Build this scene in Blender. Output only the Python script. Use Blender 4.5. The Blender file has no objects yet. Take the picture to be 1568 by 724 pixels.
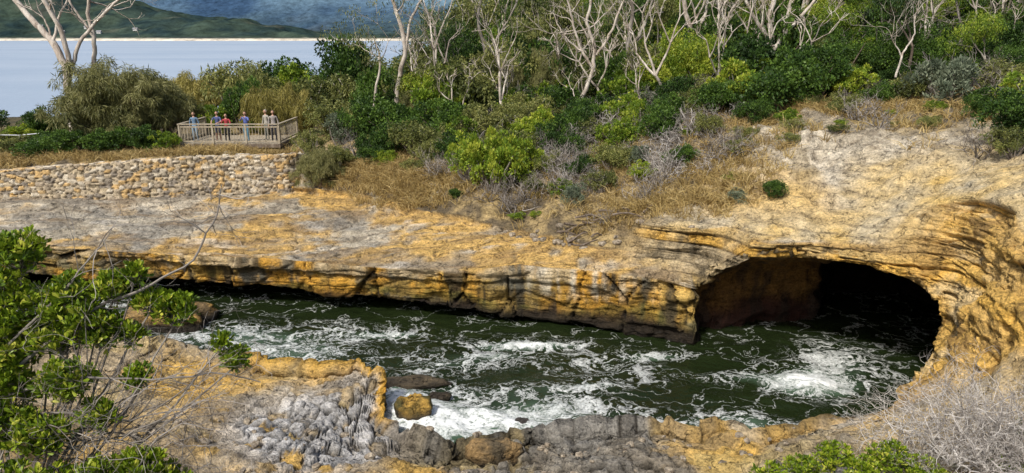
import bpy, math, numpy as np, time
from mathutils import Vector
T0=time.time()
R=np.random.default_rng(7)
scene=bpy.context.scene
# ---------------------------------------------------------------- noise
def h3(ix,iy,iz,s=0):
    h=(ix.astype(np.int64)*374761393+iy.astype(np.int64)*668265263+iz.astype(np.int64)*1442695041+s*974711)&0xffffffff
    h=((h^(h>>13))*1274126177)&0xffffffff
    h=(h^(h>>16))&0xffffffff
    h=(h*1103515245)&0xffffffff
    h=h^(h>>15)
    return h/4294967295.0
def vn(P,s=0):
    F=np.floor(P); f=P-F; f=f*f*(3-2*f); I=F.astype(np.int64)
    x,y,z=I[:,0],I[:,1],I[:,2]; r=0
    for a in (0,1):
        wx=f[:,0] if a else 1-f[:,0]
        for b in (0,1):
            wy=f[:,1] if b else 1-f[:,1]
            for c in (0,1):
                wz=f[:,2] if c else 1-f[:,2]
                r=r+wx*wy*wz*h3(x+a,y+b,z+c,s)
    return r
def fbm(P,scale,octv=4,s=0):
    P=P/np.asarray(scale,float); r=np.zeros(len(P)); a=1.0; t=0
    for o in range(octv):
        r+=a*(vn(P*2.03**o+17.3*o,s+o)*2-1); t+=a; a*=.5
    return r/t*1.5
def vor2(x,y,s=0,full=False):
    X=np.floor(x); Y=np.floor(y); f1=np.full(len(x),9.); f2=f1.copy(); idd=np.zeros(len(x)); z=np.zeros(len(x)); dx=z.copy(); dy=z.copy()
    for a in (-1,0,1):
        for b in (-1,0,1):
            cx=X+a; cy=Y+b
            px=cx+.1+.8*h3(cx,cy,z,s)-x; py=cy+.1+.8*h3(cx,cy,z+1,s)-y
            d=np.hypot(px,py); i=h3(cx,cy,z+2,s)
            m=d<f1
            f2=np.where(m,f1,np.minimum(f2,d)); idd=np.where(m,i,idd); dx=np.where(m,px,dx); dy=np.where(m,py,dy); f1=np.where(m,d,f1)
    return (f1,f2,idd,dx,dy) if full else (f1,f2,idd)
def facet(x,y,s,crack=.12):
    f1,f2,i,dx,dy=vor2(x,y,s,True)
    return (i-.5)*.8+dx*(((i*113.7)%1)-.5)*1.3+dy*(((i*57.3)%1)-.5)*1.3-.35*ss(crack,0,f2-f1)
def ss(a,b,x):
    t=np.clip((x-a)/(b-a),0,1); return t*t*(3-2*t)
def mx(a,b,t):
    a=np.asarray(a,float); b=np.asarray(b,float); t=np.clip(t,0,1)[:,None]
    return a*(1-t)+b*t
# ---------------------------------------------------------------- mesh builder
class MB:
    def __init__(s): s.v=[];s.f=[];s.m=[];s.a=[];s.n=0
    def add(s,v,f,mat=0,lf=None):
        v=np.asarray(v,float).reshape(-1,3); f=np.asarray(f,int)
        s.v.append(v); s.f.append(f+s.n); s.m.append(np.full(len(f),mat))
        s.a.append(np.full(len(f),.5) if lf is None else np.asarray(lf,float)); s.n+=len(v)
    def box(s,c,d,rz=0,mat=0,lf=None):
        x,y,z=d[0]/2,d[1]/2,d[2]/2
        v=np.array([[-x,-y,-z],[x,-y,-z],[x,y,-z],[-x,y,-z],[-x,-y,z],[x,-y,z],[x,y,z],[-x,y,z]])
        cc,sn=math.cos(rz),math.sin(rz)
        v=np.c_[v[:,0]*cc-v[:,1]*sn,v[:,0]*sn+v[:,1]*cc,v[:,2]]+np.array(c)
        s.add(v,[[0,3,2,1],[4,5,6,7],[0,1,5,4],[1,2,6,5],[2,3,7,6],[3,0,4,7]],mat,None if lf is None else [lf]*6)
    def tube(s,P,r,k=6,mat=0,lf=.5):
        P=np.asarray(P,float); n=len(P); r=np.broadcast_to(np.asarray(r,float),(n,))
        t=np.gradient(P,axis=0); t/=np.linalg.norm(t,axis=1)[:,None]+1e-9
        ref=np.array([0.13,0.9,0.31]) if abs(t[0,2])>.6 else np.array([0.1,.15,1.])
        u=np.cross(t,ref); u/=np.linalg.norm(u,axis=1)[:,None]+1e-9; w=np.cross(t,u)
        an=np.arange(k)*2*math.pi/k
        V=P[:,None]+r[:,None,None]*(np.cos(an)[None,:,None]*u[:,None]+np.sin(an)[None,:,None]*w[:,None])
        i,j=np.meshgrid(np.arange(n-1),np.arange(k),indexing='ij'); j2=(j+1)%k
        F=np.stack([i*k+j,i*k+j2,(i+1)*k+j2,(i+1)*k+j],-1).reshape(-1,4)
        s.add(V.reshape(-1,3),F,mat,np.full(len(F),lf))
    def mesh(s,name,mats,smooth=False,col=None):
        v=np.concatenate(s.v); f=np.concatenate(s.f); me=bpy.data.meshes.new(name)
        me.from_pydata(v.tolist(),[],f.tolist())
        me.polygons.foreach_set('material_index',np.concatenate(s.m).astype(np.int32))
        at=me.attributes.new('lf','FLOAT','FACE'); at.data.foreach_set('value',np.concatenate(s.a).astype(np.float32))
        for m in mats: me.materials.append(m)
        me.polygons.foreach_set('use_smooth',np.full(len(f),smooth))
        if col is not None: setcol(me,col)
        me.update(); return me
def setcol(me,c,name='col'):
    at=me.attributes.new(name,'FLOAT_COLOR','POINT')
    c=np.c_[c,np.ones(len(c))].astype(np.float32); at.data.foreach_set('color',c.ravel())
def obj(name,me,loc=(0,0,0),rz=0,sc=1,parent=None):
    o=bpy.data.objects.new(name,me); scene.collection.objects.link(o); o.location=loc; o.rotation_euler=(0,0,rz)
    o.scale=(sc,)*3 if np.isscalar(sc) else sc
    if parent: o.parent=parent
    return o
# ---------------------------------------------------------------- materials
def newmat(name):
    m=bpy.data.materials.new(name); m.use_nodes=True; nt=m.node_tree
    return m,nt,nt.nodes['Principled BSDF'],nt.nodes['Material Output']
def nd(nt,t,**k):
    n=nt.nodes.new(t)
    for a,b in k.items():
        if a.startswith('i_'):
            key=a[2:]; key=int(key) if key.isdigit() else key.replace('_',' ')
            if isinstance(b,bpy.types.NodeSocket): nt.links.new(b,n.inputs[key])
            else: n.inputs[key].default_value=b
        else: setattr(n,a,b)
    return n
def mth(nt,op,a,b=0.0,c=None,clamp=False):
    n=nt.nodes.new('ShaderNodeMath'); n.operation=op; n.use_clamp=clamp
    for i,x in enumerate((a,b,c)):
        if x is None: continue
        if isinstance(x,bpy.types.NodeSocket): nt.links.new(x,n.inputs[i])
        else: n.inputs[i].default_value=x
    return n.outputs[0]
def mixc(nt,f,a,b,mode='MIX'):
    n=nt.nodes.new('ShaderNodeMix'); n.data_type='RGBA'; n.blend_type=mode
    for i,x in ((0,f),(6,a),(7,b)):
        if isinstance(x,bpy.types.NodeSocket): nt.links.new(x,n.inputs[i])
        else: n.inputs[i].default_value=x if i==0 else (*x,1)
    return n.outputs[2]
def smst(nt,x,a,b):
    n=nt.nodes.new('ShaderNodeMapRange'); n.interpolation_type='SMOOTHSTEP'
    nt.links.new(x,n.inputs[0]); n.inputs[1].default_value=a; n.inputs[2].default_value=b; return n.outputs[0]
def noise(nt,vec,scale,detail=4,rough=.6,dist=0):
    n=nd(nt,'ShaderNodeTexNoise',i_Scale=scale,i_Detail=detail,i_Roughness=rough,i_Distortion=dist); nt.links.new(vec,n.inputs['Vector']); return n.outputs[0]
def rockmat(name,bs=.5,wet=True,fine=1.0,dist=.12):
    m,nt,p,o=newmat(name)
    g=nd(nt,'ShaderNodeNewGeometry'); pos=g.outputs['Position']
    a=nd(nt,'ShaderNodeAttribute',attribute_name='col').outputs['Color']
    n1=noise(nt,pos,2.6*fine,5,.72); n2=noise(nt,pos,12*fine,4,.8)
    mp=nd(nt,'ShaderNodeMapping'); nt.links.new(pos,mp.inputs[0]); mp.inputs['Scale'].default_value=(.9,.9,7)
    n3=noise(nt,mp.outputs[0],1.6,4,.7,.2)
    v=mth(nt,'ADD',mth(nt,'MULTIPLY',n1,.8),mth(nt,'MULTIPLY',n2,1.3)); v=mth(nt,'ADD',v,mth(nt,'MULTIPLY',n3,.5))
    v=mth(nt,'SUBTRACT',mth(nt,'MULTIPLY',v,2.3),1.92); v=mth(nt,'MAXIMUM',v,.13)
    cm=nd(nt,'ShaderNodeCombineXYZ',i_0=v,i_1=v,i_2=v)
    c=mixc(nt,1.0,a,cm.outputs[0],'MULTIPLY')
    vo=nd(nt,'ShaderNodeTexVoronoi',feature='DISTANCE_TO_EDGE',i_Scale=1.5*fine)
    wv=nd(nt,'ShaderNodeVectorMath',operation='ADD'); nt.links.new(pos,wv.inputs[0])
    nn=nd(nt,'ShaderNodeTexNoise',i_Scale=2.5,i_Detail=3.0); nt.links.new(pos,nn.inputs['Vector'])
    sc=nd(nt,'ShaderNodeVectorMath',operation='SCALE'); nt.links.new(nn.outputs[1],sc.inputs[0]); sc.inputs[3].default_value=.8
    nt.links.new(sc.outputs[0],wv.inputs[1]); nt.links.new(wv.outputs[0],vo.inputs['Vector'])
    cr=smst(nt,vo.outputs[0],.0,.03)
    cr=mth(nt,'MAXIMUM',cr,smst(nt,n1,.45,.53))
    crm=mth(nt,'ADD',mth(nt,'MULTIPLY',cr,.55),.45)
    cc=nd(nt,'ShaderNodeCombineXYZ',i_0=crm,i_1=crm,i_2=crm)
    c=mixc(nt,1.0,c,cc.outputs[0],'MULTIPLY')
    nt.links.new(c,p.inputs['Base Color'])
    if wet:
        z=nd(nt,'ShaderNodeSeparateXYZ',i_0=pos).outputs[2]
        ro=mth(nt,'ADD',mth(nt,'MULTIPLY',smst(nt,z,.2,.9),.5),.4)
        nt.links.new(ro,p.inputs['Roughness'])
    else: p.inputs['Roughness'].default_value=.9
    p.inputs['Specular IOR Level'].default_value=.2
    hgt=mth(nt,'ADD',mth(nt,'MULTIPLY',n2,.55),mth(nt,'ADD',n1,mth(nt,'MULTIPLY',n3,.8))); hgt=mth(nt,'ADD',hgt,mth(nt,'MULTIPLY',cr,.3))
    b=nd(nt,'ShaderNodeBump',i_Strength=bs,i_Distance=dist); nt.links.new(hgt,b.inputs['Height']); nt.links.new(b.outputs[0],p.inputs['Normal'])
    return m
M_rock=rockmat('rock_procedural',.9,dist=.18); M_stone=rockmat('wall_stone_procedural',.4,False,2)
def leafmat(name,c1,c2,c3,tr=.3,rough=.5):
    m,nt,p,o=newmat(name)
    a=nd(nt,'ShaderNodeAttribute',attribute_name='lf').outputs['Fac']
    oi=nd(nt,'ShaderNodeObjectInfo').outputs['Random']
    f=mth(nt,'ADD',a,mth(nt,'MULTIPLY',mth(nt,'SUBTRACT',oi,.5),.35),clamp=True)
    r=nt.nodes.new('ShaderNodeValToRGB'); nt.links.new(f,r.inputs[0])
    e=r.color_ramp.elements; e[0].color=(*c1,1); e[1].color=(*c3,1); e[0].position=.1; e[1].position=.92
    k=e.new(.5); k.color=(*c2,1)
    nt.links.new(r.outputs[0],p.inputs['Base Color']); p.inputs['Roughness'].default_value=rough; p.inputs['Specular IOR Level'].default_value=.3
    if tr>0:
        t=nd(nt,'ShaderNodeBsdfTranslucent'); nt.links.new(r.outputs[0],t.inputs[0])
        ms=nd(nt,'ShaderNodeMixShader',i_0=tr); nt.links.new(p.outputs[0],ms.inputs[1]); nt.links.new(t.outputs[0],ms.inputs[2]); nt.links.new(ms.outputs[0],o.inputs[0])
    return m
L_bright=leafmat('leaf_bright_green',(.07,.13,.015),(.19,.29,.025),(.44,.48,.06))
L_dark=leafmat('leaf_dark_green',(.016,.036,.01),(.045,.095,.018),(.12,.21,.03))
L_olive=leafmat('leaf_olive',(.045,.06,.02),(.15,.175,.045),(.32,.32,.1))
L_gold=leafmat('leaf_golden_needles',(.12,.11,.03),(.28,.25,.06),(.46,.4,.13))
L_sheoak=leafmat('sheoak_needles',(.06,.075,.025),(.2,.2,.07),(.36,.35,.15))
L_grey=leafmat('leaf_grey_green',(.07,.095,.06),(.16,.20,.13),(.30,.34,.23))
L_fg=leafmat('leaf_foreground',(.08,.14,.012),(.25,.35,.02),(.70,.64,.12),.25,.35)
L_grass=leafmat('dry_grass_blades',(.24,.17,.07),(.46,.34,.13),(.68,.55,.27))
L_twig=leafmat('dead_twigs',(.1,.085,.07),(.2,.18,.155),(.36,.33,.3),0.0,.9)
L_twigw=leafmat('bleached_twigs',(.2,.18,.16),(.40,.37,.34),(.64,.61,.57),0.0,.9)
def barkmat(name,c1,c2,c3,sc=3):
    m,nt,p,o=newmat(name)
    g=nd(nt,'ShaderNodeNewGeometry'); mp=nd(nt,'ShaderNodeMapping'); nt.links.new(g.outputs['Position'],mp.inputs[0]); mp.inputs['Scale'].default_value=(1,1,.3)
    n=noise(nt,mp.outputs[0],sc,5,.7,.5)
    r=nt.nodes.new('ShaderNodeValToRGB'); nt.links.new(n,r.inputs[0]); e=r.color_ramp.elements
    e[0].color=(*c1,1); e[0].position=.32; e[1].color=(*c3,1); e[1].position=.62; k=e.new(.47); k.color=(*c2,1)
    nt.links.new(r.outputs[0],p.inputs['Base Color']); p.inputs['Roughness'].default_value=.85
    b=nd(nt,'ShaderNodeBump',i_Strength=.4,i_Distance=.05); nt.links.new(n,b.inputs['Height']); nt.links.new(b.outputs[0],p.inputs['Normal'])
    return m
B_pale=barkmat('pale_gum_bark',(.16,.12,.09),(.42,.36,.30),(.64,.59,.52))
B_grey=barkmat('grey_bark',(.1,.08,.065),(.24,.21,.18),(.40,.37,.32))
B_brown=barkmat('brown_bark',(.05,.035,.025),(.12,.09,.065),(.22,.18,.14))
B_wood=barkmat('weathered_timber',(.2,.17,.12),(.33,.28,.2),(.44,.39,.3),6)
def colmat(name,rough=.8,bump=0):
    m,nt,p,o=newmat(name)
    a=nd(nt,'ShaderNodeAttribute',attribute_name='col').outputs['Color']
    g=nd(nt,'ShaderNodeNewGeometry'); n=noise(nt,g.outputs['Position'],14,3)
    v=mth(nt,'ADD',mth(nt,'MULTIPLY',n,.5),.75); cm=nd(nt,'ShaderNodeCombineXYZ',i_0=v,i_1=v,i_2=v)
    nt.links.new(mixc(nt,1.0,a,cm.outputs[0],'MULTIPLY'),p.inputs['Base Color']); p.inputs['Roughness'].default_value=rough
    return m
M_person=colmat('cloth_and_skin')
def metal(name,c,r=.45):
    m,nt,p,o=newmat(name); g=nd(nt,'ShaderNodeNewGeometry'); n=noise(nt,g.outputs['Position'],8,4)
    nt.links.new(mixc(nt,n,tuple(x*.7 for x in c),tuple(min(1,x*1.2) for x in c)),p.inputs['Base Color']); p.inputs['Metallic'].default_value=.6; p.inputs['Roughness'].default_value=r; return m
M_metal=metal('galvanised_steel',(.5,.52,.54))
# ---------------------------------------------------------------- terrain loft
def S(*p): return np.array(p,float)
ST=[
S((-46,35,-2),(-46,35,-.1),(-46,34.6,.4),(-46,33.2,.5),(-46,32.8,2.5),(-40,36.6,3),(-40,37.1,4.2),(-45,46,4.6),(-70,60,4.2),(-130,90,-3)),
S((-22.5,33.2,-2),(-22.5,33,-.1),(-22.4,32.6,.5),(-22.3,31,.6),(-22.2,30.6,2.4),(-25,37.0,3),(-25.2,37.5,4.3),(-28,46,4.7),(-38,62,4.6),(-70,95,-3)),
S((-16.2,32.4,-2),(-16.2,32.2,-.1),(-16.2,31.7,.7),(-16.1,29.8,.85),(-16,29.5,2.25),(-19.8,37.4,3),(-19.9,37.9,4.75),(-22,46,4.8),(-27,62,4.8),(-45,95,-3)),
S((-12.4,32.3,-2),(-12.4,32.1,-.1),(-12.3,31.7,.75),(-12.1,29.2,.88),(-12,29,2.2),(-16,38.3,3),(-16,38.9,4.8),(-17,46,4.9),(-19,62,5),(-28,95,-3)),
S((-9.8,32.3,-2),(-9.8,32.1,-.1),(-9.6,31.6,.65),(-9.3,29.1,.8),(-9.5,29,2.06),(-12.1,38.9,3),(-12.1,39.4,4.8),(-12.5,46,5),(-13,60,5),(-15,95,-2)),
S((-6.2,31,-2),(-6.2,30.8,-.1),(-6.1,30.4,.45),(-6,28.3,.55),(-6.5,28.4,2),(-8.6,37.2,3),(-8.7,39.5,4.3),(-8.8,43,5),(-8,60,6),(-6,110,5)),
S((-2,29.4,-2),(-2,29.2,-.1),(-2,28.9,.3),(-2.1,27.3,.38),(-2.14,27.1,2.1),(-4.4,33.5,3),(-4.5,36,4),(-4.7,40,5),(-3,55,7),(4,120,14)),
S((.6,28.6,-2),(.6,28.4,-.1),(.55,28.2,.15),(.5,27.2,.25),(.41,27.2,2.4),(-.5,30.5,2.95),(-.3,33,4.2),(0,40,5.6),(2,55,7.5),(10,120,18)),
S((3,27.6,-2),(3,27.4,-.1),(2.95,27.1,.15),(2.95,26.5,.2),(2.88,26.4,2.4),(2.96,27.6,2.9),(3.2,30,4.0),(4,40,6),(7,55,8),(20,120,20)),
S((5.4,26.6,-2),(5.4,26.4,-.1),(5.4,26.1,0),(5.4,25.8,.05),(5.2,25.7,2.3),(5.35,26.6,2.9),(5.4,27,4.1),(8,38,6.9),(12,52,9),(35,120,22)),
S((6.75,25.8,-2),(6.75,25.6,-.2),(6.72,25.4,-.05),(6.7,25.2,0),(6.55,25,2.2),(6.6,25.8,3),(6.8,26.2,4.2),(10,36,7.2),(16,50,9.3),(45,115,24)),
S((7.1,26.9,-2),(7.1,26.8,.1),(7.0,26.4,1.6),(6.75,25.1,2.1),(6.7,24.95,2.35),(6.8,25.7,3.1),(6.95,26.1,4.2),(10.3,35.8,7.2),(16.4,49.8,9.3),(46,115,24)),
S((7.8,27,-2),(7.8,26.9,.1),(7.8,26.6,2.2),(7.35,24.7,2.95),(7.5,24.7,3.4),(7.6,25.2,3.75),(7.8,25.7,4.4),(11.3,35,7.3),(18,49,9.3),(50,112,24)),
S((9.2,27.1,-2),(9.2,27,.1),(9.2,26.7,2.6),(8.1,24,3.65),(8.25,24.05,4.1),(8.3,24.5,4.3),(8.4,25,4.55),(12.6,32.5,7.4),(21,48,9.3),(55,110,25)),
S((11.4,27.4,-2),(11.4,27.3,.1),(11.4,27,2.7),(10.07,23.2,3.85),(10.1,23.3,4.4),(10.2,23.7,4.6),(10.3,24.2,4.85),(13.5,29.5,7.1),(24,46,9.3),(65,100,26)),
S((12,27.5,-2),(12,27.4,.1),(12,27.1,2.7),(10.5,22.9,3.88),(10.6,23,4.4),(10.7,23.4,4.6),(10.9,23.9,4.9),(13.9,29,7.2),(25,45,9.3),(67,98,26)),
S((14,31.5,-2),(14,31.2,0),(14,30.6,2.4),(11.4,22.3,3.9),(11.5,22.4,4.4),(11.7,22.9,4.8),(12,23.5,5.3),(15,28,7.4),(27,43,9.3),(75,90,26)),
S((17.5,31,-2),(17.3,30.8,0),(16.8,29.8,2.2),(12.35,21.6,3.68),(12.5,21.7,4.2),(12.8,22.2,5),(13.3,22.8,5.9),(16,27,7.6),(30,40,9.4),(85,80,26)),
S((19,27,-2),(18.6,27,0),(17.8,26.6,1.8),(13.05,21,3.2),(13.2,21.05,3.9),(13.5,21.4,5.1),(13.9,21.8,6.3),(17,25.5,7.8),(32,36,9.5),(90,65,26)),
S((17.5,24,-2),(17,23.8,0),(16,23.4,1.5),(13.1,20.95,2.35),(13.25,20.6,3.3),(13.5,20.5,4.8),(13.9,20.5,6.4),(18,24,8),(33,32,9.5),(95,50,26)),
S((14.5,22.2,-2),(14.2,22,-.1),(13.7,21.6,.8),(12.9,20.9,1.2),(13.1,20.1,2.4),(13.4,19.7,4.3),(13.8,19.6,6.4),(18,22,8.2),(34,28,9.5),(95,35,26)),
S((12.9,21.4,-2),(12.6,21.2,-.3),(12.5,21,-.1),(12.3,20.85,0),(12.6,19.8,1.6),(13,19.1,3.6),(13.6,18.8,6),(18,20,8.4),(34,22,9.5),(95,20,20)),
S((10.3,20.2,-2),(10.2,19.9,-.3),(10.1,19.7,-.1),(10,19.5,.05),(10.5,18.8,.6),(12.4,17.6,2.2),(13.4,17,5.7),(17,17,8.6),(34,15,9.5),(95,5,18)),
S((7.9,19.3,-2),(7.9,19,-.3),(7.9,18.8,-.1),(7.8,18.65,.05),(7.8,18.2,.6),(8.6,16.4,1.2),(12,12.5,3.2),(14.5,9,7.8),(30,4,9.5),(95,-10,15)),
S((4,19.1,-2),(4,18.8,-.3),(4,18.6,-.1),(4,18.45,.1),(4,18.1,.6),(4,15.5,1.0),(5,11.5,1.9),(6,5,6.5),(8,2,9.3),(60,-60,12)),
S((1.4,19.2,-2),(1.4,18.9,-.3),(1.4,18.7,-.1),(1.4,18.55,.1),(1.4,18.2,.6),(1.4,15.5,1.0),(1.5,11.2,1.8),(2,5,6.5),(2,2,9.3),(5,-60,10)),
S((.3,18.8,-2),(.3,18.5,-.3),(.3,18.3,-.1),(.3,18.1,.05),(.3,17.7,.4),(.3,15.5,.95),(.3,11.2,1.8),(.8,5,6.5),(.8,2,9.3),(0,-60,10)),
S((-1.5,18.5,-2),(-1.5,18.2,-.3),(-1.5,18,-.1),(-1.53,17.8,.05),(-1.55,17.4,.35),(-1.6,15.5,.9),(-1.6,11.2,1.8),(-1,5,6.5),(-.6,2,9.3),(-5,-60,10)),
S((-2.7,18.9,-2),(-2.7,18.7,-.3),(-2.75,18.5,-.1),(-2.8,18.3,.05),(-2.9,17.8,.4),(-3,16.4,.9),(-3.2,11.5,1.9),(-2.5,5,6.5),(-2,2,9.3),(-15,-60,10)),
S((-3.4,19.6,-2),(-3.4,19.4,-.3),(-3.5,19.2,-.1),(-3.6,19.1,.1),(-3.75,18.8,.45),(-4.2,17.2,.65),(-5.6,12,2),(-4,5,6.5),(-3.4,2,9.3),(-30,-55,10)),
S((-3.6,20.8,-2),(-3.65,20.6,-.3),(-3.7,20.5,-.1),(-3.8,20.3,.1),(-4.0,20.1,1.25),(-5.2,18.9,.75),(-6.2,12,2.1),(-4.6,5,6.5),(-4,2,9.3),(-36,-53,10)),
S((-6.6,21.8,-2),(-6.65,21.6,-.3),(-6.7,21.4,-.1),(-6.8,21.3,.1),(-6.8,21.1,1.3),(-7.2,19.3,1.0),(-9,12.5,2.4),(-7,5,6.5),(-6,2,9.3),(-50,-45,10)),
S((-9.4,22.5,-2),(-9.4,22.2,-.3),(-9.45,22,-.1),(-9.5,21.9,.1),(-9.5,21.7,1.25),(-10.6,18.6,1.5),(-13,12.5,3.2),(-10,5,6.6),(-9,2,9.3),(-70,-30,10)),
S((-12.2,23.4,-2),(-12.2,23.1,-.3),(-12.3,22.9,-.1),(-12.3,22.8,.1),(-12.3,22.5,1.3),(-14,18.5,2),(-16.5,12.5,4),(-14,5,7),(-12,2,9.3),(-85,-15,10)),
S((-20,25,-2),(-20,24.8,-.3),(-20,24.6,-.1),(-20,24.5,.1),(-20,24.2,1.5),(-22,19,2.6),(-24,13,4.6),(-22,6,7.4),(-19,2,9.3),(-95,0,10)),
S((-46,28,-2),(-46,27.8,-.3),(-46,27.4,-.1),(-46,27,.1),(-46,26.6,1.6),(-46,20,3),(-47,14,5),(-46,8,8),(-46,2,9.3),(-130,10,10)),
]
seg=[3,12,18,38,92,52,60,30,12]
rows=[]
for i,n in enumerate(seg):
    for k in range(n): rows.append(i+k/n)
rows.append(9.0); rows=np.array(rows)
cols=[]
for i in range(len(ST)-1):
    d=np.linalg.norm(ST[i+1][4]-ST[i][4]); n=int(np.clip(d/.085,6,78))
    if 15<=i<=21: n=max(n,16)
    for k in range(n): cols.append(i+k/n)
cols.append(len(ST)-1.0); cols=np.array(cols)
A=np.stack(ST)
ci=np.minimum(cols.astype(int),len(ST)-2); cf=cols-ci
ri=np.minimum(rows.astype(int),8); rf=rows-ri
Cc=A[ci]*(1-cf)[:,None,None]+A[ci+1]*cf[:,None,None]
G=Cc[:,ri]*(1-rf)[None,:,None]+Cc[:,ri+1]*rf[None,:,None]
nc,nr=G.shape[:2]
rr=int(np.searchsorted(rows,5.6))
for _ in range(14):
    H=G.copy(); H[1:-1,rr:-1]=(G[:-2,rr:-1]+G[2:,rr:-1]+G[1:-1,rr-1:-2]+G[1:-1,rr+1:]+2*G[1:-1,rr:-1])/6; G=H
for _ in range(2):
    H=G.copy(); H[:,1:-1]=(G[:,:-2]+G[:,2:]+2*G[:,1:-1])/4; G=H
def gnorm(G):
    du=np.gradient(G,axis=0); dv=np.gradient(G,axis=1); n=np.cross(du,dv); n/=np.linalg.norm(n,axis=2)[:,:,None]+1e-9
    return n
N=gnorm(G); flip=N[:,110].mean(0)[2]<0
if flip: N=-N
P=G.reshape(-1,3); Nn=N.reshape(-1,3)
stt=np.repeat(cols,nr); sg=np.tile(rows,nc)
X,Y,Z=P.T
steep=np.maximum(ss(.85,.45,np.abs(Nn[:,2])),sg<3.97)
bed=ss(8,9.5,stt)*ss(24,22,stt)
rightw=ss(15.5,18,stt)*ss(24,22,stt)
rockm=np.where(sg<5.1,1,0)*1.0
rockm=np.maximum(rockm, ss(8.3,9.2,stt)*ss(24,22.5,stt)*ss(6.3,5.9,sg))
rockm=np.maximum(rockm, ss(14,16,stt)*ss(24,22.5,stt)*ss(6.9,6.4,sg))
rockm=np.maximum(rockm,(stt>22.5)*ss(6.0,5.8,sg))
W=P+0.10*np.stack([fbm(P,1.3,2,40),fbm(P,1.3,2,41),fbm(P,1.3,2,42)],1)
lz=(P[:,2]+.07*fbm(P,4,3,5)+.02*fbm(P,.5,2,6)-.03*X+rightw*.12*fbm(P,1.6,3,55))
def layers(t,s):
    k=np.floor(lz/t); f=lz/t-k; z0=np.zeros_like(k)
    a=h3(k,z0,z0,s); e=np.minimum(f,1-f)
    return a, ss(0,.14,e)
la,le=layers(.34,3); lb,lbe=layers(.12,4)
strata=(la-.5)*.28-(1-le)*.14+(lb-.5)*.10-(1-lbe)*.03
along=np.where(stt<21,X+.4*Y,X*.5-Y)
f1,f2,cid=vor2(along/1.9+.05*fbm(P,1,2,9),W[:,2]/7,11)
joint=ss(.03,.0,f2-f1)
cr_=fbm(P,.35,3,13)
brk=ss(-.35,.25,fbm(P,1.4,3,56))
cap=(1-bed)*ss(3.70,3.78,sg)*ss(4.1,4.0,sg)*.18
ca,sa=math.cos(.5),math.sin(.5)
fsteep=(.22*fbm(P,2.6,3,1)+.09*fbm(P,.7,4,2)+.05*cr_+strata*(.34+.8*bed)*(1-.4*rightw)*(1-bed*(1-brk)*.6)+facet(along/1.6,lz/1.1,15)*.17*(1-bed)+facet(along/.5,lz/.3,16)*.06+(cid-.5)*.30*(1-bed)+cap
  +bed*facet(along/.9,lz/.34,17)*.22*(1-rightw)+rightw*(facet((along*ca+Z*sa)/.9,(Z*ca-along*sa)/.6,18)*.26+facet(along/.3,W[:,2]/.22,19)*.10+.14*fbm(P,.8,4,57))-joint*.30*(1-.5*bed)*(1-rightw))
pv1,pv2,pid=vor2(W[:,0]/1.6,W[:,1]/.9,21); e1=ss(.04,0,pv2-pv1)
nearp=ss(22.5,23.5,stt)
q1,q2,qid=vor2(W[:,0]/.42,W[:,1]/.36,22); e2=ss(.17,0.03,q2-q1)
ledge=np.floor((fbm(P*np.array([1,1,0]),(6,2.2,3),4,60)+1)*3.5)
ftop=.03*fbm(P,.5,4,6)+.08*fbm(P,3,3,7)+(pid-.5)*.08-e1*.08+(ledge-3.5)*.085+.035*facet(W[:,0]/.6,W[:,1]/.35,23)
cobw=np.exp(-((X+5.0)/2.0)**2-((Y-17.4)/1.9)**2)*1.8
cobn=ss(-3.4,-2.2,X)*ss(-.25,.1,fbm(P,2.4,3,33))
cob=nearp*np.clip(np.maximum(cobw,cobn),0,1)
nstep=np.floor((fbm(P*np.array([1,1,0]),(2.6,1.5,3),3,61)+1)*3)
ftop+=cob*((qid-.5)*.20-e2*.20+.06)+nearp*(.10*fbm(P,1.4,4,34)+.14*facet(W[:,0]/1.3,W[:,1]/.8,24)*(1-.6*cob)+(nstep-3)*.10)
fsoil=.30*fbm(P,2.0,4,8)+.10*fbm(P,.5,3,12)
n1=fbm(P,3.2,4,100); n2=fbm(P,.9,4,101); n3=fbm(P,.22,3,102)
clm=ss(9.5,12.5,stt)*ss(23,22,stt)*ss(7.25,6.9,sg+.2*n1)
fsoil+=clm*(strata*.7*ss(-.3,.3,fbm(P,3,3,130))+.22*facet(W[:,0]/1.2,W[:,1]/.7,26)+.08*facet(W[:,0]/.4,W[:,1]/.3,27)-.32*np.clip(fbm(P,(1.0,4,4),3,131),0,1))
amp=ss(9,8.2,sg)*ss(-.0,.4,sg)
D=(rockm*(steep*fsteep+(1-steep)*ftop)+(1-rockm)*fsoil)*amp
P2=P+Nn*D[:,None]
# ragged near shoreline
ne=ss(22.6,23.2,stt)*ss(35,33,stt)*ss(.5,1.5,sg)*ss(4.9,4.2,sg)
Pxy=P*np.array([1,.6,0]); rg=.40*fbm(Pxy,(1.6,3,1),3,62)+.45*facet(X/1.15,Y/2.5,63,.05)
P2[:,1]+=ne*rg; P2[:,0]+=ne*.2*fbm(Pxy,1.1,3,64)
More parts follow.
